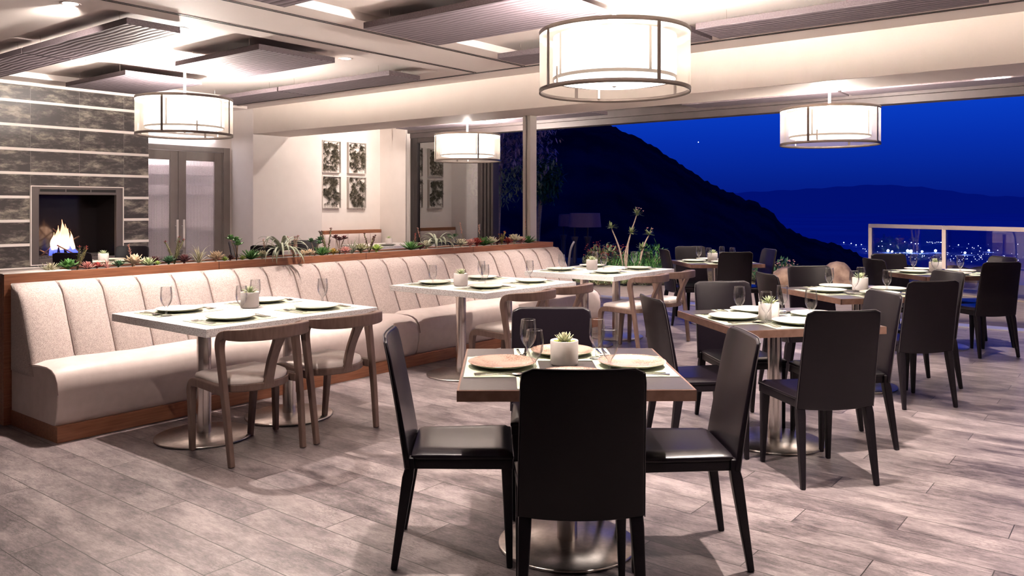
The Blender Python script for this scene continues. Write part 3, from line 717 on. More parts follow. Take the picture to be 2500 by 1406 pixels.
CH = [
 (2.42, 1.615, 39, 'black leather chair with its back to the camera, in the foreground centre'),
 (2.536, 2.30, 310, 'black leather chair facing right on the left side of the foreground table'),
 (3.09, 1.545, 130, 'black leather chair facing left on the right side of the foreground table'),
 (3.22, 2.27, 219, 'black leather chair facing the camera behind the foreground table'),
 (4.442, 1.42, 47, 'black leather chair with its back to the camera at the second dark table'),
 (5.14, 1.49, 133, 'black leather chair with grey sheen on the right side of the second dark table'),
 (4.40, 2.10, 318, 'black leather chair seen on edge between the foreground table and the wooden chairs'),
 (5.17, 2.157, 227, 'black leather chair facing the camera behind the second dark table'),
 (6.50, 1.41, 48, 'tall dark chair seen from behind at the third dark table'),
 (7.16, 1.49, 135, 'black leather chair with shiny edge at the right side of the third dark table'),
 (7.02, 2.165, 228, 'black leather chair facing the camera behind the third dark table, before the rocks'),
 (6.43, 2.19, 315, 'black leather chair turned sideways at the left side of the third dark table'),
 (9.02, 1.31, 47, 'darkest chair seen from behind at the right edge of the photo'),
 (9.585, 1.415, 135, 'black leather chair cut off by the right edge, beyond the darkest chair'),
 (8.79, 2.0, 315, 'black leather chair left of the table by the railing, the nearer of the overlapping pair'),
 (9.40, 2.1, 225, 'greyish leather chair against the railing post, the farther of the overlapping pair'),
 (9.155, 4.505, 315, 'black leather chair left of the back table, beside the flowering bed'),
 (9.615, 4.565, 225, 'leather chair with a bright sheen on its back behind the back table'),
 (9.075, 3.935, 46, 'black leather chair seen from behind in front of the back table'),
 (9.575, 3.875, 135, 'black leather chair right of the back table against the dark hill'),
 (4.32, 9.77, 50, 'black leather chair back in front of the fireplace, seen over the planter'),
 (5.156, 10.33, 230, 'black leather chair back between the fireplace and the glass doors'),
 (4.97, 9.28, 140, 'sliver of a black chair behind the red-tipped plant before the door handles'),
 (7.14, 10.59, 315, 'grey-lit black chair standing by the right edge of the glass doors'),
 (6.71, 9.5, 45, 'corner of a black chair peeking over the planter before the white pier'),
 (7.70, 10.08, 225, 'black leather chair back beside the big silver air plant, before the white pier'),
]
for x, y, a, lb in CH: BC.place((x, y, 0), rad(a - 90), lb, GC)

# ================================================================== WOODEN CHAIR
def wood_chair():
    t = thing('wooden_armchair', 'x', 'chair', group='curved wooden chairs along the banquette tables')
    for sx in (-1, 1):                                                    # rear post: foot, bend, start of the rail
        pts = catmull([(sx * .238, -.232, 0), (sx * .247, -.195, .30), (sx * .252, -.155, .56), (sx * .252, -.140, .655), (sx * .2515, -.155, .705), (sx * .250, -.195, .724)], 6)
        b = BM(); sweep(b, pts, [.030 + .010 * min(1, i / (len(pts) - 1) * 1.6) for i in range(len(pts))], [.034 + .016 * min(1, i / (len(pts) - 1) * 1.6) for i in range(len(pts))], (1, 0, 0)); obj('leg', b, M_ash, t, bevel=.008, segs=3)
        pts = catmull([(sx * .195, .235, 0), (sx * .207, .222, .25), (sx * .213, .213, .36), (sx * .216, .19, .405), (sx * .219, .14, .417), (sx * .23, 0, .415), (sx * .244, -.17, .41)], 5)
        b = BM(); sweep(b, pts, [.030 + .014 * min(1, i / 10) for i in range(len(pts))], [.034 + .014 * min(1, i / 10) for i in range(len(pts))], (1, 0, 0)); obj('leg', b, M_ash, t, bevel=.007, segs=3)
    rail = catmull([(-.250, -.190, .724), (-.243, -.235, .726), (-.205, -.295, .727), (-.12, -.342, .728), (0, -.360, .729), (.12, -.342, .728), (.205, -.295, .727), (.243, -.235, .726), (.250, -.190, .724)], 5)
    b = BM(); hs = []
    n = len(rail)
    for i in range(n): s = abs(2 * i / (n - 1) - 1); hs.append(.074 - .024 * s * s)
    sweep(b, rail, hs, [.040] * n, (0, 0, 1)); obj('curved_back_rail', b, M_ash, t, bevel=.010, segs=3)
    b = BM(); pts = catmull([(0, -.222, .40), (0, -.232, .45), (0, -.265, .56), (0, -.325, .68), (0, -.345, .715)], 5)
    sweep(b, pts, [.090 if i in (0, 1) else .060 + (.055 * max(0, (i / (len(pts) - 1) - .55) / .45) ** 2) + (.03 * max(0, 1 - i / 5)) for i in range(len(pts))], .028, (1, 0, 0)); obj('splat', b, M_ash, t, bevel=.006)
    # seat frame, rounded at the rear
    def outline(k, r=1.0):
        pts = []
        for i in range(25):
            a = PI + PI * i / 24; pts.append((k * .238 * math.cos(a) * r, -.035 + k * .205 * math.sin(a)))
        pts += [(k * .215, .20 * k), (-k * .215, .20 * k)]; return pts
    b = BM(); o = outline(1.0); lo = [b.verts.new((x, y, .392)) for x, y in o]; hi = [b.verts.new((x, y, .434)) for x, y in o]; n = len(o)
    for i in range(n): b.faces.new((lo[i], lo[(i + 1) % n], hi[(i + 1) % n], hi[i]))
    b.faces.new(lo[::-1]); b.faces.new(hi); obj('seat_frame', b, M_ash, t, bevel=.006)
    b = BM(); rings = []
    for s, z in ((.94, .434), (.955, .448), (.93, .462), (.84, .472), (.6, .477), (.3, .478)): rings.append([b.verts.new((x, y, z)) for x, y in outline(s)])
    for A, B in zip(rings, rings[1:]):
        for i in range(n): b.faces.new((A[i], A[(i + 1) % n], B[(i + 1) % n], B[i]))
    b.faces.new(rings[-1]); obj('cushion', b, M_cushion, t, smooth=True)
    return t
WC = Maker(wood_chair()); GW = 'curved wooden chairs along the banquette tables'
for x, y, a, lb in ((2.79, 4.19, 90, 'curved wooden chair nearest the camera, left one at the nearest banquette table'),
                    (3.36, 4.18, 90, 'curved wooden chair, right one at the nearest banquette table'),
                    (5.20, 4.12, 90, 'curved wooden chair left of the leather chair back, at the middle banquette table'),
                    (5.79, 4.14, 90, 'curved wooden chair mostly hidden behind a leather chair, right one at the middle banquette table'),
                    (7.12, 4.10, 90, 'curved wooden chair, left one at the farthest banquette table'),
                    (7.70, 4.10, 90, 'curved wooden chair, right one at the farthest banquette table')):
    WC.place((x, y, 0), rad(a - 90), lb, GW)

# ================================================================== TABLES
TZ = .75
def post_base(t, dx=0, dy=0):
    b = BM(); lathe(b, [(.043, .022), (.043, TZ - .05)], 32, dx, dy); obj('post', b, M_steel, t, smooth=True)
    b = BM(); lathe(b, [(0, 0), (.285, 0), (.292, .004), (.292, .010), (.286, .014), (.10, .022), (.044, .026), (0, .026)], 64, dx, dy); obj('round_base', b, M_steelbase, t, smooth=True)
def stone_table():
    t = thing('banquette_table', 'x', 'table', group='pale stone tables along the banquette')
    b = BM(); box(b, -.313, .313, -.54, .54, TZ - .047, TZ); obj('stone_top', b, M_stone, t, bevel=.002)
    post_base(t); return t
ST = Maker(stone_table()); GT = 'pale stone tables along the banquette'
for x, y, lb in ((2.80, 4.64, 'speckled stone table nearest the camera, left half of the nearest pair'), (3.435, 4.64, 'speckled stone table, right half of the nearest pair by the banquette'),
                 (5.17, 4.62, 'pale stone table, left half of the middle pair'), (5.805, 4.62, 'pale stone table, right half of the middle pair'),
                 (7.08, 4.62, 'pale stone table, left half of the farthest pair'), (7.715, 4.62, 'pale stone table, right half of the farthest pair'),
                 (9.70, 10.68, 'white table at the far wall bench, left half'), (10.335, 10.68, 'white table with a small pot at the far wall bench')):
    ST.place((x, y, 0), 0, lb, GT)
def dark_table():
    t = thing('square_table', 'x', 'table', group='square dark-topped tables')
    b = BM(); box(b, -.436, .436, -.436, .436, TZ - .04, TZ); obj('tabletop', b, M_darktop, t)
    for k in range(4):
        b = BM(); box(b, -.444, .444, -.444, -.436, TZ - .042, TZ - .001, Matrix.Rotation(k * PI / 2, 4, 'Z')); obj('edge_band', b, M_edge, t)
    b = BM(); box(b, -.18, .18, -.18, .18, TZ - .055, TZ - .04); obj('mounting_plate', b, M_legs, t)
    post_base(t); return t
DT = Maker(dark_table()); GD = 'square dark-topped tables'
TABS = {
 'T4': (2.86, 1.953, 39, 'dark square table in the foreground centre', 'the foreground table'),
 'T5': (4.88, 1.81, 49, 'dark square table right of the foreground one', 'the second dark table'),
 'T6': (6.80, 1.85, 50, 'dark square table before the rocks at right', 'the third dark table'),
 'T7': (9.22, 1.74, 48, 'dark square table beside the glass railing', 'the table by the railing'),
 'T8': (9.35, 4.20, 44, 'square table at the back before the dark hill', 'the back table'),
 'TB1': (4.72, 10.02, 45, 'square table in front of the fireplace beyond the planter', 'the fireplace table'),
 'TB3': (7.30, 9.86, 45, 'square table hidden beyond the planter near the white pier', 'the hidden table'),
}
for k, (x, y, a, lb, nm) in TABS.items(): DT.place((x, y, 0), rad(a - 90), lb, GD)

# ================================================================== TABLEWARE
def plate_proto(name, m):
    t = thing(name, 'x', 'plate')
    b = BM(); lathe(b, [(0, .010), (.088, .010), (.096, .012), (.134, .021), (.143, .024), (.1445, .022)], 48); obj('glazed_face', b, m, t, smooth=True)
    b = BM(); lathe(b, [(.1445, .022), (.138, .017), (.098, .005), (.085, 0), (.08, .0), (0, .003)], 48); obj('underside', b, M_under, t, smooth=True)
    return t
PC = Maker(plate_proto('dinner_plate', M_plate)); PB = Maker(plate_proto('charger_plate', M_plateb)); PD = Maker(plate_proto('dark_plate', M_plated))
def goblet():
    b = BM()
    out = [(.0325, .0), (.0335, .0015), (.030, .003), (.012, .006), (.0065, .012), (.0055, .022), (.0085, .030), (.0055, .038), (.006, .050), (.013, .058), (.024, .072), (.033, .092), (.0362, .115), (.0355, .140), (.0325, .168), (.0318, .176)]
    inn = [(.0305, .176), (.0312, .168), (.0342, .140), (.0348, .115), (.0315, .093), (.0225, .075), (.011, .063), (0, .060)]
    lathe(b, [(0, 0)] + out, 32); lathe(b, [(.0318, .1755), (.0325, .1765), (.0312, .1775), (.0308, .1765), (.0318, .1755)], 32)
    o = obj('water_goblet', b, M_glass, smooth=True); tag(o, 'x', 'glass'); return o
GL = Maker(goblet())
def mat_obj():
    b = BM(); box(b, -.22, .22, -.155, .155, 0, .002); o = obj('placemat', b, M_matg); tag(o, 'x', 'placemat'); return o
MT = Maker(mat_obj())
def fork():
    b = BM(); sweep(b, [(0, -.10, .003), (0, -.06, .004), (0, .0, .006), (0, .045, .008)], [.013, .009, .005, .006], [.003] * 4, (1, 0, 0))
    sweep(b, [(0, .043, .008), (0, .055, .006), (0, .065, .004)], [.006, .022, .023], [.002] * 3, (1, 0, 0))
    for k in range(4): x = -.0095 + k * .0063; sweep(b, [(x, .064, .004), (x, .085, .003), (x, .103, .007)], [.0036, .0032, .002], [.002] * 3, (1, 0, 0))
    o = obj('fork', b, M_cut, smooth=False); tag(o, 'x', 'fork'); return o
def knife():
    b = BM(); sweep(b, [(0, -.11, .004), (0, -.03, .004), (0, .0, .004)], [.013, .011, .009], [.006, .005, .004], (1, 0, 0))
    sweep(b, [(0, 0, .004), (0, .03, .004), (0, .09, .004), (.004, .115, .004)], [.012, .017, .018, .004], [.0018] * 4, (1, 0, 0))
    o = obj('knife', b, M_cut); tag(o, 'x', 'knife'); return o
def spoon():
    b = BM(); sweep(b, [(0, -.10, .003), (0, -.05, .004), (0, .03, .008), (0, .05, .007)], [.012, .008, .005, .008], [.003] * 4, (1, 0, 0))
    rings = []
    for k in range(7):
        s = k / 6; y = .047 + s * .052; hw = .0005 + .018 * math.sin(PI * min(.98, s * .88 + .08)) ** .7
        rings.append([b.verts.new((hw * a, y, .007 - .007 * (1 - a * a) * math.sin(PI * s))) for a in (-1, -.5, 0, .5, 1)])
    for A, B in zip(rings, rings[1:]):
        for i in range(4): b.faces.new((A[i], A[i + 1], B[i + 1], B[i]))
    o = obj('spoon', b, M_cut, smooth=True); tag(o, 'x', 'spoon'); return o
FK, KN, SN = Maker(fork()), Maker(knife()), Maker(spoon())
def setting(px, py, face, where, plate=PC, pword='cream', cutlery=True, matg=True, glass=True, gd=.14, gr=.165, mrot=0, gname='place settings'):
    """px,py plate centre; face = direction the diner looks (deg)"""
    f = Vector((math.cos(rad(face)), math.sin(rad(face)))); r = Vector((f.y, -f.x)); rz = rad(face - 90); P = Vector((px, py))
    z = TZ
    if matg:
        MT.place((px, py, z + .0005), rz + mrot, 'pale green woven placemat ' + where, 'placemats'); z += .0025
    plate.place((px, py, z + .0005), rz, pword + ' plate ' + where, 'dinner plates')
    if glass:
        q = P + f * gd + r * gr; GL.place((q.x, q.y, TZ + .003), 0, 'clear stemmed goblet ' + where, 'stemmed water goblets')
    if cutlery:
        for mk, dx, dy, rot, nm in ((FK, -.172, -.01, .03, 'inner fork'), (FK, -.198, -.02, 0, 'outer fork'), (KN, .170, -.005, -.02, 'knife'), (SN, .196, -.01, .05, 'spoon')):
            q = P + r * dx + f * dy; mk.place((q.x, q.y, z + .001), rz + rot + random.uniform(-.06, .06), 'steel ' + nm + ' beside the plate ' + where, 'cutlery')
# banquette tables: two diners each side
for (cx, pair) in ((2.80, 'nearest'), (5.17, 'middle'), (7.08, 'farthest')):
    for dx, hw in ((0, 'left'), (.635, 'right')):
        setting(cx + dx, 4.35, 90, 'at the %s chair side of the %s banquette pair' % (hw, pair))
        setting(cx + dx, 4.93, 270, 'at the %s bench side of the %s banquette pair' % (hw, pair))
def square_setting(key, d=.27, plates=None, cut=True, glass=True, sides=(0, 1, 2, 3)):
    x, y, a, lb, nm = TABS[key]
    for i in sides:
        ang = a + 180 + i * 90; q = Vector((x + d * math.cos(rad(ang)), y + d * math.sin(rad(ang))))
        side = ('near side', 'right side', 'far side', 'left side')[i]
        setting(q.x, q.y, ang + 180, 'on the %s of %s' % (side, nm), plate=(plates or PC), pword='speckled brown' if plates else 'cream', cutlery=cut, glass=glass, gd=.13, gr=.16)
square_setting('T4', .275, PB); square_setting('T5'); square_setting('T6'); square_setting('T7', cut=False); square_setting('T8', cut=False); square_setting('TB1', cut=False, glass=False)
for x in (9.70, 10.335): setting(x, 10.36, 90, 'on the near side of the %s white far table' % ('left' if x < 10 else 'right'), plate=PD, pword='dark grey', cutlery=False, matg=False, glass=False)

# ------------------------------------------------------------------ succulents
def leaf(b, base, az, el, L, w, th, curl=0.0, n=5, droop=0):
    """fleshy tapered leaf from base, azimuth az, elevation el"""
    p = Vector(base); e = el; rings = []; step = L / n
    side = Vector((-math.sin(az), math.cos(az), 0))
    for i in range(n + 1):
        s = i / n
        d = Vector((math.cos(az) * math.cos(e), math.sin(az) * math.cos(e), math.sin(e)))
        up = side.cross(d) * -1
        ww = w * (math.sin(PI * min(1, .12 + s * .80)) ** .75) * (1 - s ** 4 * .9) if w > .004 else w * (1 - s * .8)
        ww = max(ww, w * .04); tt = th * (1 - s * .7)
        rings.append([b.verts.new(p + side * ww), b.verts.new(p + up * tt * .35 - side * 0), b.verts.new(p - side * ww), b.verts.new(p - up * tt)])
        p = p + d * step; e += curl / n - droop * s / n
    for A, B in zip(rings, rings[1:]):
        for k in range(4): b.faces.new((A[k], A[(k + 1) % 4], B[(k + 1) % 4], B[k]))
    b.faces.new(rings[-1]); b.faces.new(rings[0][::-1])
def rosette(b, c, R, w=.30, layers=4, th=.12, e0=.15, e1=1.35, n0=9, seed=0, curl=.5):
    rnd = random.Random(seed)
    for l in range(layers):
        f = l / max(1, layers - 1); n = max(3, int(n0 * (1 - f * .5)))
        for k in range(n):
            az = 2 * PI * (k + .5 * (l % 2)) / n + rnd.uniform(-.12, .12)
            leaf(b, (c[0], c[1], c[2] + .004 * l), az, e0 + (e1 - e0) * f + rnd.uniform(-.08, .08), R * (1 - .45 * f) * rnd.uniform(.9, 1.08), R * w * (1 - .3 * f), R * th, curl)
def pot_plant(name='potted_succulent', small=False, mp=None):
    t = thing(name, 'x', 'potted plant')
    b = BM(); lathe(b, [(0, 0), (.050, 0), (.056, .004), (.0595, .012), (.060, .104), (.0585, .1065), (.0555, .106), (.055, .094), (0, .094)], 40); obj('pot', b, mp or M_potw, t, smooth=True)
    b = BM(); rnd = random.Random(3)
    for k in range(90):
        a = rnd.uniform(0, 2 * PI); r = .052 * math.sqrt(rnd.random()); s = rnd.uniform(.003, .006)
        lathe(b, [(0, -s), (s, 0), (0, s * 1.2)], 5, r * math.cos(a), r * math.sin(a), .097)
    obj('moss', b, M_soil, t)
    return t
p1 = pot_plant(mp=M_pot); b = BM(); rosette(b, (0, 0, .098), .052, .20, 4, .13, .45, 1.4, 8, 1, .35); obj('rosette', b, LEAF['jade'], p1, smooth=True)
p1.location = (2.885, 1.985, TZ); p1['label'] = 'grey cylinder pot with jade and red-tipped succulent on the foreground table'; p1['group'] = 'potted succulents on the tables'
p2 = pot_plant(); b = BM(); rosette(b, (0, 0, .098), .062, .12, 4, .08, .35, 1.4, 11, 2, .2); obj('rosette', b, LEAF['pale_green'], p2, smooth=True)
PP = Maker(p2)
for x, y, w in ((3.20, 4.75, 'the nearest banquette tables'), (5.19, 4.62 + .02, 'the middle banquette tables'), (7.38, 4.72, 'the farthest banquette tables'), (4.76, 1.80, 'the second dark table'),
                (6.87, 1.85, 'the third dark table'), (9.27, 1.76, 'the table by the railing'), (9.38, 4.25, 'the back table'), (4.70, 10.0, 'the fireplace table'), (10.10, 10.75, 'the far bench table')):
    PP.place((x, y, TZ + .0005), random.uniform(0, 6), 'pale cylinder pot with a light green spiky succulent on ' + w, 'potted succulents on the tables')

SY = 6.02; SZ = .972
ca_, sa_ = math.cos(rad(38.2)), math.sin(rad(38.2))
def col_x(px, y):                                                       # plan position of a plant in the trough
    r = (px - 1250) / 1990; D = y / (sa_ - ca_ * r); return D * (ca_ + r * sa_)
PL = [
 (123, -.03, 'spiky', 'cream', .055, 'pale cream spiky succulent at the left end of the planter'),
 (166, -.02, 'rose', 'green', .062, 'bright green rosette next to the pale one at the left end of the planter'),
 (188, .03, 'stem', 'olive', .15, 'upright olive stems tipped with red flowers before the leftmost chair back'),
 (213, -.02, 'spiky', 'pink', .05, 'coral pink spiky succulent below the red-flowered stems'),
 (237, .0, 'rose', 'red', .035, 'small dark red succulent right of the coral pink one'),
 (262, .0, 'air', 'pink', .06, 'wispy pink and cream air plant in front of the small white pot'),
 (289, .0, 'rose', 'dark_green', .038, 'small dark green rosette left of the large tan rosette'),
 (326, -.01, 'rose', 'tan', .070, 'large tan rosette left of the glass doors'),
 (322, .07, 'flower', 'pink', .17, 'leaning pink flower spike above the large tan rosette'),
 (361, .0, 'spiky', 'pale_green', .06, 'pale and green pointed succulent at the edge of the left glass door'),
 (377, .06, 'rose', 'maroon', .05, 'dark maroon succulent behind the small lime one'),
 (384, -.03, 'rose', 'lime', .025, 'small lime rosette before the left glass door'),
 (412, .0, 'rose', 'dark_green', .05, 'dark green and bronze succulent beneath the red-tipped stems'),
 (426, .04, 'stem', 'olive', .17, 'tall olive stems with red tips in front of the door handles'),
 (450, .0, 'rose', 'maroon', .055, 'dark red cluster right of the door handles'),
 (486, -.01, 'air', 'cream', .11, 'cream striped arching grass-like air plant before the right glass door'),
 (527, -.01, 'rose', 'tan', .065, 'tan upright rosette before the right glass door'),
 (549, -.03, 'rose', 'lime', .028, 'small lime rosette between the tan rosette and the tall green one'),
 (562, .03, 'rose', 'maroon', .035, 'small dark red succulent beside the tall green branching one'),
 (578, .04, 'tree', 'green', .14, 'tall branching green succulent at the door frame'),
 (592, -.03, 'rose', 'lime', .028, 'small lime rosette right of the tall branching green one'),
 (613, -.01, 'spiky', 'green', .075, 'dark-tipped green agave left of the big silver air plant'),
 (641, .0, 'rose', 'cream', .055, 'cream and pink rosette touching the big silver air plant'),
 (650, .08, 'flower', 'pink', .15, 'thin pink flower spike behind the cream rosette'),
 (690, -.10, 'bigair', 'silver', .17, 'big silver air plant spilling over the planter front'),
 (717, .05, 'stem', 'pink', .15, 'pink and green stems right of the big silver air plant'),
 (740, -.02, 'rose', 'tan', .045, 'small tan rosette, left one of two'),
 (756, -.02, 'rose', 'tan', .048, 'small tan rosette, right one of two'),
 (768, .04, 'tree', 'dark_green', .12, 'dark green branching succulent before the black chair back'),
 (786, -.03, 'spiky', 'green', .075, 'blue-green pointed succulent below the budding stalk'),
 (800, .05, 'stem', 'maroon', .19, 'tall thin stalk of maroon buds at the edge of the wall bench'),
 (814, -.02, 'rose', 'orange', .045, 'orange and green rosette left of the maroon cluster'),
 (829, .05, 'tree', 'maroon', .12, 'maroon rosette on a stalk left of the grey-green air plant'),
 (843, -.02, 'rose', 'pink', .055, 'pinkish brown rosette below the maroon cluster'),
 (860, .0, 'air', 'silver', .11, 'grey-green air plant before the wall bench'),
 (881, .0, 'rose', 'olive', .07, 'olive tan rosette right of the grey-green air plant'),
 (901, .03, 'stem', 'maroon', .16, 'two maroon stalks rising before the wall bench'),
 (919, -.03, 'rose', 'lime', .06, 'bright lime green rosette in the middle of the planter'),
 (1003, .0, 'spiky', 'green', .085, 'wide green succulent left of the second air plant'),
 (1012, .06, 'flower', 'red', .15, 'small red flower spikes beside the window frame'),
 (1026, -.02, 'rose', 'maroon', .05, 'dark red rosette under the second air plant'),
 (1042, -.02, 'rose', 'cream', .07, 'cream rosette under the second air plant'),
 (1030, .10, 'flower', 'pink', .20, 'pink flower spike at the left edge of the window glass'),
 (1070, -.10, 'bigair', 'silver', .15, 'second silver air plant, spilling over before the window glass'),
 (1104, .02, 'tree', 'dark_green', .11, 'dark green succulent with a budded stalk before the window glass'),
 (1126, -.02, 'rose', 'cream', .07, 'cream rosette right of the second air plant'),
 (1148, .0, 'rose', 'pink', .065, 'reddish rosette before the window glass'),
 (1164, .0, 'rose', 'red', .07, 'red and green rosette beside the pointed green one'),
 (1134, .10, 'flower', 'pink', .22, 'pale pink flower spike in the middle of the window glass'),
 (1182, .0, 'spiky', 'green', .09, 'pointed green succulent below the window latch'),
 (1171, .10, 'flower', 'pink', .22, 'pale pink flower spike near the folded window leaves'),
 (1201, -.01, 'rose', 'cream', .075, 'cream rosette left of the dark purple one near the column'),
 (1214, .05, 'rose', 'maroon', .06, 'dark purple rosette near the column'),
 (1225, .0, 'stem', 'orange', .13, 'lime and orange flowering stems near the column'),
 (1240, .0, 'rose', 'red', .06, 'red-brown rosette left of the big cream one near the column'),
 (1256, -.01, 'rose', 'cream', .09, 'large cream rosette next to the column'),
 (1273, .0, 'rose', 'pink', .065, 'pink-red rosette next to the column'),
 (1290, .0, 'spiky', 'green', .085, 'green pointed succulent at the foot of the column'),
 (1284, .08, 'flower', 'pink', .24, 'tall pink flower spike against the column'),
]
random.seed(11)
for i, (px, dy, kind, colr, S, lb) in enumerate(PL):
    y = SY + dy; x = col_x(px, y); rnd = random.Random(i + 50)
    x = min(x, 8.2); S *= 1.32
    m = LEAF[colr]; loc = (x, y, SZ)
    nm = {'rose': 'rosette_succulent', 'spiky': 'spiky_succulent', 'air': 'air_plant', 'bigair': 'air_plant', 'stem': 'stemmed_succulent', 'tree': 'branching_succulent', 'flower': 'flower_spike'}[kind]
    if kind in ('rose', 'spiky', 'air', 'bigair'):
        b = BM()
        if kind == 'rose': rosette(b, (0, 0, S * .35), S, .30, 4, .12, .25, 1.35, 9, i, .45); lathe(b, [(S * .15, 0), (S * .12, S * .36)], 6)
        elif kind == 'spiky': rosette(b, (0, 0, S * .1), S * 1.15, .11, 4, .07, .35, 1.4, 12, i, .15)
        elif kind == 'air':
            for k in range(30): leaf(b, (0, 0, 0), rnd.uniform(0, 2 * PI), rnd.uniform(.5, 1.4), S * rnd.uniform(.7, 1.25), S * .045, S * .02, 0, 8, rnd.uniform(1.2, 3))
        else:
            for k in range(34):
                az = rnd.uniform(0, 2 * PI); front = math.sin(az) < -.2
                leaf(b, (0, 0, .05), az, rnd.uniform(.15, 1.0), S * rnd.uniform(.9, 1.3) * (1.3 if front else 1), S * .062, S * .02, 0, 14, rnd.uniform(3.6, 6.5) if front else rnd.uniform(3, 5))
        o = obj(nm, b, m, smooth=True); o.location = loc
        if kind == 'bigair': o.location = (x, y + .02, SZ + .02)
        tag(o, lb, 'plant', 'succulents in the planter trough')
    else:
        t = thing(nm, lb, 'plant', loc, group='succulents in the planter trough')
        b = BM(); tips = []
        ns = {'stem': 4, 'tree': 3, 'flower': 1}[kind]
        for k in range(ns):
            a = rnd.uniform(0, 2 * PI); ln = .30 * S if ns > 1 else .18 * S
            top = Vector((math.cos(a) * ln, math.sin(a) * ln, S * rnd.uniform(.7, 1))); pts = [Vector((0, 0, 0)), top * .5 + Vector((0, 0, .02)), top]
            tube(b, pts, .0022 if kind == 'flower' else .0045, 5); tips.append((pts, top))
        obj('stalk', b, LEAF['olive'] if kind != 'tree' else M_bark, t, smooth=True)
        b = BM(); b2 = BM()
        for pts, top in tips:
            if kind == 'tree': rosette(b, top, S * .30, .32, 3, .12, .2, 1.3, 8, i, .4)
            elif kind == 'stem':
                for q in range(34):
                    s = q / 34; p = pts[0].lerp(pts[2], .15 + s * .85); leaf(b, p, rnd.uniform(0, 6.28), .6, .020, .0045, .003, 0, 3)
                rosette(b2, top, .018, .3, 2, .12, .3, 1.2, 6, i, .3)
            else:
                for q in range(26):
                    s = .55 + .45 * q / 26; p = pts[0].lerp(pts[2], s); leaf(b, p, rnd.uniform(0, 6.28), rnd.uniform(.2, 1), .016 * (1.3 - s * .5), .0045, .004, 0, 3)
        if len(b.verts): obj('flowers' if kind == 'flower' else 'leaves', b, m, t, smooth=True)
        else: b.free()
        if kind == 'stem': obj('tip_flowers', b2, LEAF['red'] if colr in ('olive', 'orange') else m, t, smooth=True)
        else: b2.free()

# ------------------------------------------------------------------ plant panels on the art wall
def plant_panel(x0, z0, seed, label):
    t = thing('plant_wall_panel', label, 'wall art', (x0, 11.8, z0), group='four framed dried-plant panels')
    w, h, d = .43, .585, .06
    b = BM(); box(b, .012, w - .012, -.02, 0, .012, h - .012); obj('backing', b, M_wall, t)
    b = BM()
    for q in ((0, .012, 0, h), (w - .012, w, 0, h), (.012, w - .012, 0, .012), (.012, w - .012, h - .012, h)): box(b, q[0], q[1], -d, 0, q[2], q[3])
    obj('frame', b, M_column, t)
    b = BM(); rnd = random.Random(seed)
    for c in range(80):
        cx, cz = rnd.uniform(.04, w - .04), rnd.uniform(.04, h - .04); n = rnd.randint(14, 26); L = rnd.uniform(.035, .085)
        for k in range(n):
            a = rnd.uniform(0, 2 * PI); ln = L * rnd.uniform(.6, 1.2); cu = rnd.uniform(-1.2, 1.2); p = Vector((cx, -.022, cz)); pts = [p.copy()]
            for s in range(4):
                p = p + Vector((math.cos(a) * ln / 4, -rnd.uniform(.002, .018), math.sin(a) * ln / 4 - .003 * s)); a += cu / 4; pts.append(p.copy())
            tube(b, pts, [.0022, .0026, .002, .0014, .0006], 3, cap=False)
    o = obj('dried_air_plants', b, LEAF['dry'], t); o['kind'] = 'stuff'
plant_panel(9.41, 2.035, 1, 'framed panel of dried air plants, upper left of the four')
plant_panel(10.02, 2.035, 2, 'framed panel of dried air plants, upper right of the four')
plant_panel(9.41, 1.39, 3, 'framed panel of dried air plants, lower left of the four')
plant_panel(10.02, 1.39, 4, 'framed panel of dried air plants, lower right of the four')

# ================================================================== OUTSIDE
b = BM(); box(b, 11.05, 17.5, -4, 14, -.14, -.02); struct('floor_patio', b, M_patio)
# planting bed
b = BM()
edge = [(13.1, 8.3), (13.15, 7.6), (13.6, 6.6), (14.0, 5.6), (14.3, 4.6), (15.2, 4.3), (17.3, 4.2), (17.3, 13.5), (12.2, 13.5), (12.0, 10.5)]
lo = [b.verts.new((x, y, -.02)) for x, y in edge]; cxm = sum(p[0] for p in edge) / len(edge); cym = sum(p[1] for p in edge) / len(edge)
mid = [b.verts.new((x + (cxm - x) * .18, y + (cym - y) * .18, .16 + .04 * math.sin(i * 2.3))) for i, (x, y) in enumerate(edge)]; ctr = b.verts.new((cxm, cym, .25)); n = len(edge)
for i in range(n): b.faces.new((lo[i], lo[(i + 1) % n], mid[(i + 1) % n], mid[i])); b.faces.new((mid[i], mid[(i + 1) % n], ctr))
o = obj('planting_bed', b, M_mulch, smooth=True); tag(o, 'raised dark mulch bed beyond the open window wall', 'garden bed')
def rock(x, y, z, sx, sy, sz, seed, label):
    b = BM(); bmesh.ops.create_icosphere(b, subdivisions=3, radius=1); rnd = random.Random(seed); ph = [rnd.uniform(0, 6) for _ in range(6)]
    for v in b.verts:
        k = 1 + .14 * math.sin(v.co.x * 3 + ph[0]) * math.sin(v.co.y * 3.3 + ph[1]) + .10 * math.sin(v.co.z * 5 + ph[2]) + .06 * math.sin(v.co.x * 9 + ph[3])
        v.co = Vector((v.co.x * sx * k, v.co.y * sy * k, v.co.z * sz * k))
    o = obj('garden_rock', b, M_rock, smooth=True); o.location = (x, y, z); tag(o, label, 'rock', 'brown boulders edging the planting bed')
rock(12.95, 8.05, .10, .22, .18, .16, 1, 'pale brown boulder beyond the end of the banquette seat')
rock(14.15, 5.05, .10, .34, .30, .28, 2, 'brown boulder left of the chair before the hill')
rock(14.6, 4.35, .12, .40, .34, .32, 3, 'largest brown boulder right of the chair behind the third dark table')
rock(14.5, 3.72, .08, .26, .24, .22, 4, 'rounded boulder nearest the railing')
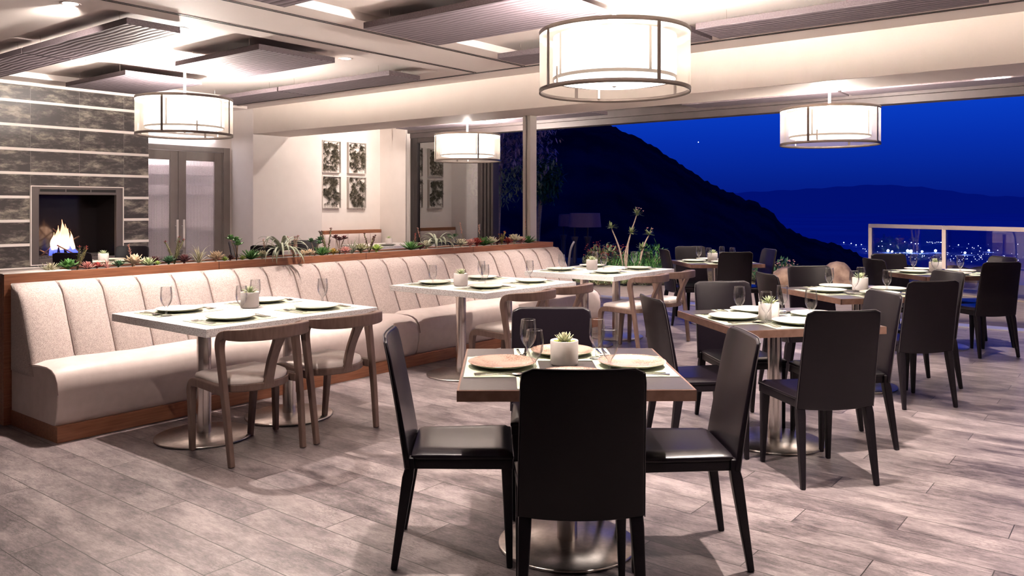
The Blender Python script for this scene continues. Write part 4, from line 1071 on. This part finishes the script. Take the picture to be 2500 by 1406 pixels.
def bush(x, y, z, R, H, n, leafm, seed, label, lw=.02, ll=.09, flower=None, fn=0, name='garden_shrub'):
    t = thing(name, label, 'shrub', (x, y, z)); rnd = random.Random(seed)
    b = BM()
    for k in range(n):
        a = rnd.uniform(0, 2 * PI); r = R * math.sqrt(rnd.random()); h = H * rnd.random() * (1 - (r / R) ** 2 * .6)
        leaf(b, (r * math.cos(a), r * math.sin(a), h), rnd.uniform(0, 6.28), rnd.uniform(-.2, 1.2), ll * rnd.uniform(.6, 1.3), lw, .003, 0, 3)
    obj('foliage', b, leafm, t)
    b = BM()
    for k in range(10):
        a = rnd.uniform(0, 2 * PI); tube(b, [(0, 0, -.1), (R * .6 * math.cos(a), R * .6 * math.sin(a), H * .7)], .01, 5)
    obj('stems', b, M_bark, t)
    if flower:
        b = BM()
        for k in range(fn):
            a = rnd.uniform(0, 2 * PI); r = R * math.sqrt(rnd.random()); h = H * (.35 + .65 * rnd.random()); lathe(b, [(0, -.012), (.02, 0), (0, .012)], 5, r * math.cos(a), r * math.sin(a), h)
        obj('blossoms', b, flower, t)
def at(px, D): r = (px - 1250) / 1990; return (D * ca_ + r * D * sa_, D * sa_ - r * D * ca_)
x, y = at(1480, 15.9); bush(x, y, .12, .45, .62, 900, LEAF['dusk_green'], 1, 'bush with red flowers at the left of the garden bed', flower=LEAF['red'], fn=150)
x, y = at(1540, 15.6); bush(x, y, .12, .55, .35, 900, LEAF['green'], 2, 'low grassy green planting under the bare-stemmed plant', lw=.008, ll=.2)
x, y = at(1590, 15.8); bush(x, y, .12, .35, .62, 500, LEAF['green'], 3, 'leafy green bush behind the last banquette table', lw=.025, ll=.12)
x, y = at(1470, 15.0); bush(x, y, .02, .5, .16, 600, LEAF['dusk_green'], 4, 'low ground cover below the red-flowered bush', lw=.012, ll=.1)
x, y = at(1560, 15.1); bush(x, y, .02, .5, .16, 600, LEAF['dusk_green'], 5, 'low ground cover seen under the last banquette table', lw=.012, ll=.1)
x, y = at(1912, 14.8); bush(x, y, .18, .25, .28, 260, LEAF['dark_green'], 6, 'small bush with pink flowers among the boulders', flower=LEAF['pink'], fn=40)
x, y = at(1850, 14.6); bush(x, y, .12, .3, .26, 260, LEAF['dark_green'], 7, 'small pink-flowered bush behind the back table', flower=LEAF['pink'], fn=40)
# frangipani-like plant
x, y = at(1520, 15.3)
t = thing('flowering_succulent_tree', 'bare-stemmed garden plant with leafy tips and pink flowers', 'plant', (x, y, .18))
rt = Vector((sa_, -ca_, 0))
def P_(dx, z): return rt * dx + Vector((0, 0, z))
stems = [[P_(.02, 0), P_(-.06, .45), P_(-.22, .86)], [P_(.06, 0), P_(.09, .35), P_(.12, .62), P_(.27, 1.10)], [P_(.06, 0), P_(.05, .35), P_(.16, .75)], [P_(.30, .1), P_(.40, .5), P_(.50, .72)], [P_(.30, .1), P_(.34, .3), P_(.36, .45)]]
for s in stems:
    b = BM(); pts = catmull(s, 4); tube(b, pts, [.021 - .010 * i / (len(pts) - 1) for i in range(len(pts))], 8); obj('stem', b, M_bark, t, smooth=True)
b = BM(); bf = BM(); rnd = random.Random(9)
for s in stems:
    for k in range(24): leaf(b, s[-1], rnd.uniform(0, 6.28), rnd.uniform(-.3, 1.3), rnd.uniform(.09, .16), .022, .004, 0, 4)
for s in (stems[1], stems[3]):
    for k in range(5): q = s[-1] + Vector((rnd.uniform(-.1, .1), rnd.uniform(-.1, .1), rnd.uniform(.02, .12))); lathe(bf, [(0, -.01), (.022, .01), (0, .014)], 6, *q)
obj('leaves', b, LEAF['dusk_green'], t); obj('flowers', bf, LEAF['pink'], t)
# drooping tree by the folded doors
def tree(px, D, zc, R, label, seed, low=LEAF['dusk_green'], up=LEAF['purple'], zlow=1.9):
    x, y = at(px, D); t = thing('pepper_tree', label, 'tree', (x, y, 0)); rnd = random.Random(seed)
    bu, bl = BM(), BM()
    for k in range(int(R * 5200)):
        v = Vector((rnd.gauss(0, .5), rnd.gauss(0, .5), rnd.gauss(0, .5)));
        if v.length > 1: continue
        p = Vector((v.x * R, v.y * R, zc + v.z * R * 1.25)); cl = .10 * math.sin(p.x * 9) * math.sin(p.y * 8)
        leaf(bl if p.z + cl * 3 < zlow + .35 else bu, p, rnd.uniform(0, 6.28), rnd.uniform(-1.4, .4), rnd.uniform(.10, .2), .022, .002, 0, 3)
    obj('upper_foliage', bu, up, t); obj('lower_foliage', bl, low, t)
    b = BM(); tube(b, catmull([(0.2, .3, 0), (.15, .2, 1.0), (0, 0, zc - R * .3), (0, 0, zc + R * .3)], 4), .06, 8); obj('trunk', b, M_bark, t, smooth=True)
tree(1222, 18.5, 3.15, 1.45, 'drooping tree seen between the folded window leaves and the column', 5, zlow=1.95)
tree(1322, 19.5, 2.1, .55, 'darker tree just right of the column', 6, low=LEAF['dark_green'], up=LEAF['dark_green'], zlow=2.0)

t = thing('added_uplight', 'small unseen spotlight added to light the drooping tree', 'added light', (*at(1262, 16.2), -.02))  # unseen fixture added to light the foliage
b = BM(); lathe(b, [(0, 0), (.04, 0), (.045, .10), (.03, .12), (0, .12)], 16); obj('housing', b, M_fmetal, t, smooth=True)
b = BM(); lathe(b, [(0, .121), (.03, .121)], 16); obj('lens', b, M_lens, t)
l = bpy.data.lights.new('uplight_beam', 'SPOT'); l.energy = 700; l.color = (1, .80, .72); l.spot_size = rad(85); l.spot_blend = .8; l.shadow_soft_size = .03
o = bpy.data.objects.new('uplight_beam', l); COL.objects.link(o); o.parent = t; o.location = (0, 0, .14)
_q = at(1235, 18.5); o.rotation_euler = (Vector((_q[0], _q[1], 2.6)) - Vector((t.location.x, t.location.y, .12))).to_track_quat('-Z', 'Y').to_euler()
def patio_lamp(px, D, R, H, zb, label, cols):
    x, y = at(px, D); t = thing('patio_lamp', label, 'lamp', (x, y, 0), group='large drum-topped patio lamps')
    b = BM(); lathe(b, [(0, zb + H), (R * .92, zb + H), (R, zb), (R - .02, zb)], 40); obj('shade', b, M_shadep, t, smooth=False)
    for c in cols:
        p = rt * c; b = BM(); lathe(b, [(.11, -.02), (.11, .06), (.055, .12), (.05, zb - .33), (.085, zb - .22), (.085, zb - .20), (.02, zb - .20), (.02, zb)], 16, p.x, p.y); obj('post', b, M_patiopole, t, smooth=True)
patio_lamp(1428, 17.5, .35, .30, .98, 'large purple-lit drum patio lamp on two posts beyond the banquette end', (-.22, .06))
patio_lamp(1388, 19.0, .24, .28, .96, 'smaller drum patio lamp half behind the large one', (-.12,))
t = thing('bent_reflection', 'slim bent reflection shaped as a rod behind the leftmost goblet of the farthest banquette table', 'reflection', (*at(1388, 13.5), -.02))  # a reflection, modelled as a solid rod
b = BM(); tube(b, catmull([(0, 0, 0), (0, 0, .4), (.03, -.02, .72), (.09, -.05, .86)], 5),   .020, 8); obj('rod', b, M_rodg, t, smooth=True)

# glass railing
t = thing('glass_railing', 'glass railing with pale metal rail and posts at the terrace edge', 'railing')
rp = [Vector((15.9, 4.10, 0)), Vector((15.23, 2.76, 0)), Vector((14.55, 1.40, 0)), Vector((13.9, .10, 0))]
for i, p in enumerate(rp): b = BM(); box(b, p.x - .035, p.x + .035, p.y - .03, p.y + .03, -.02, 1.10); obj('post', b, M_railm, t, bevel=.003)
for p, q in zip(rp, rp[1:]):
    b = BM(); sweep(b, [p + Vector((0, 0, 1.07)), q + Vector((0, 0, 1.07))], .07, .085, (0, 0, 1)); obj('rail', b, M_railm, t, bevel=.004)
    b = BM(); sweep(b, [p.lerp(q, .03) + Vector((0, 0, .55)), q.lerp(p, .03) + Vector((0, 0, .55))], .96, .012, (0, 0, 1)); obj('glass_panel', b, M_railpane, t)
b = BM(); box(b, -2, 2, -.2, .2, -.14, -.0, Matrix.Translation((14.9, 2.0, 0)) @ Matrix.Rotation(rad(63), 4, 'Z')); o = obj('terrace_curb', b, M_patio); tag(o, 'low concrete curb at the foot of the glass railing', 'curb')

# hill, far mountains, valley
prof = [(700, 60), (900, 200), (1100, 292), (1300, 303), (1400, 296), (1480, 305), (1560, 338), (1600, 362), (1650, 395), (1700, 428), (1750, 458), (1800, 478), (1845, 493), (1880, 512), (1905, 540), (1935, 562), (1975, 582), (2040, 598), (2090, 625), (2140, 660), (2400, 700)]
def pint(prof, p):
    for (a, u), (c, v) in zip(prof, prof[1:]):
        if a <= p <= c: return u + (v - u) * (p - a) / (c - a)
    return prof[-1][1]
b = BM(); rows = []
rnd = random.Random(4)
for i in range(221):
    px = 700 + i * (2400 - 700) / 220; top = (503 - pint(prof, px)) / 1990; col = []
    jag = (math.sin(px * .31) + math.sin(px * .13 + 1) + .7 * math.sin(px * .83)) * .0009 + rnd.uniform(-.0006, .0008)
    for j in range(13):
        s = j / 12; D = 60 + s * 520; ridge = 330
        h = (top + jag) * ridge + 1.43; base = -14 - 30 * s
        k = math.exp(-((D - ridge) / 130) ** 2)
        z = base + (h - base) * k + (math.sin(px * .021 + s * 9) * 2 + math.sin(px * .05 - s * 14) * 1.2) * (1 - k); x, y = at(px, D)
        if j == 0: z = -8
        col.append(b.verts.new((x, y, z)))
    rows.append(col)
for A, B in zip(rows, rows[1:]):
    for j in range(12): b.faces.new((A[j], A[j + 1], B[j + 1], B[j]))
o = obj('hill', b, M_hill, smooth=True); o['kind'] = 'structure'; o.name = 'hillside'
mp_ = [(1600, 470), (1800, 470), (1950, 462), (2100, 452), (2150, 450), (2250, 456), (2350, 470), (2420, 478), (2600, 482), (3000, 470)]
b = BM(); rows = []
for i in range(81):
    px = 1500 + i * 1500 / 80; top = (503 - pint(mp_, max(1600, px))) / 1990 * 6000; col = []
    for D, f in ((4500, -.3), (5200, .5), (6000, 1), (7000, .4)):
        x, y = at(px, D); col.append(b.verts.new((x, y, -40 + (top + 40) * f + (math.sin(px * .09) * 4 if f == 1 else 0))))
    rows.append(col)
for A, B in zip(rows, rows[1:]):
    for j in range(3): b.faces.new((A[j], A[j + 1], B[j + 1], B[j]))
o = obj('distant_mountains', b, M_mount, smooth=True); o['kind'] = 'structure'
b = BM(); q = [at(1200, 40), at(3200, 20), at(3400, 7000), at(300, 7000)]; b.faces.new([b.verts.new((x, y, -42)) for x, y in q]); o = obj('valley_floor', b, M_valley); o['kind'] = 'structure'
# terrace slope so nothing floats
b = BM(); sx_ = [(17.5, -4), (17.5, 14)]; v = [b.verts.new((17.5, -8, -.14)), b.verts.new((17.5, 16, -.14)), b.verts.new((60, 40, -16)), b.verts.new((60, -20, -16))]; b.faces.new(v); o = obj('garden_slope', b, M_mulch); o['kind'] = 'structure'

def city(px, py, r, big, i):
    D = 41.5 * 1990 / (py - 503); D = min(D, 1400); x, y = at(px, D); z = 1.43 - (py - 503) / 1990 * D
    return (x, y, z), r * D / 1990
b = BM(); bmesh.ops.create_icosphere(b, subdivisions=1, radius=1); ct = obj('city_light', b, M_city, smooth=True); tag(ct, 'tiny white city light in the valley below the hill', 'city light', 'city lights in the valley')
b = BM(); bmesh.ops.create_icosphere(b, subdivisions=1, radius=1); cb = obj('floodlight', b, M_cityb, smooth=True); tag(cb, 'bright bluish floodlight glare in the valley seen through the railing glass', 'city light', 'bright floodlights in the valley')
rnd = random.Random(21); first = [True, True]
pts = []
for px, py in ((2153, 589), (2174, 597), (2145, 601), (2154, 601), (2209, 590), (2225, 592), (2235, 595), (2242, 595), (2103, 597), (2107, 607), (2112, 608), (2115, 613), (2123, 604), (2187, 618), (2197, 618), (2207, 617), (2239, 615), (2253, 615), (2060, 592), (2078, 594), (2090, 598), (2388, 600), (2378, 606), (2412, 611), (2436, 611), (2485, 596), (2340, 598), (2355, 619), (2372, 618)): pts.append((px, py, rnd.uniform(.5, .95)))
for k in range(40): pts.append((2262 + k * 4 + rnd.uniform(-2, 2), 592 + rnd.uniform(-2, 2) if k < 12 else rnd.uniform(592, 640), rnd.uniform(.22, .5)))
for k in range(50): pts.append((rnd.uniform(2140, 2500), rnd.gauss(626, 5), rnd.uniform(.22, .5)))
for px, py, r in pts:
    loc, s = city(px, py, r, 0, 0)
    o = ct if first[0] else ct.copy()
    if not first[0]: COL.objects.link(o)
    first[0] = False; o.location = loc; o.scale = (s, s, s)
FLN = ['leftmost starry floodlight in the valley', 'small floodlight right beside the leftmost starry one', 'left one of the brightest twin floodlights', 'right one of the brightest twin floodlights', 'dimmer floodlight just right of the bright twins', 'starry floodlight beside the middle railing post, on its left', 'floodlight right of the middle railing post, low in the pane', 'floodlight farthest right in the second pane']
for px, py, r in ((2168, 612, 3.2), (2178, 614, 2.2), (2216, 612, 3.2), (2224, 613, 3.6), (2251, 614, 2.6), (2284, 612, 3.0), (2356, 617, 2.6), (2414, 611, 2.0)):
    loc, s = city(px, py, r, 0, 0); o = cb if first[1] else cb.copy()
    if not first[1]: COL.objects.link(o)
    first[1] = False; o.location = loc; o.scale = (s, s, s); o['label'] = FLN.pop(0) + ' through the railing glass'
x, y = at(1705, 3000); b = BM(); bmesh.ops.create_icosphere(b, subdivisions=1, radius=1.3); o = obj('evening_star', b, M_city, smooth=True); o.location = (x, y, 1.43 + (503 - 347) / 1990 * 3000); tag(o, 'single small star in the blue sky right of the hill', 'star')
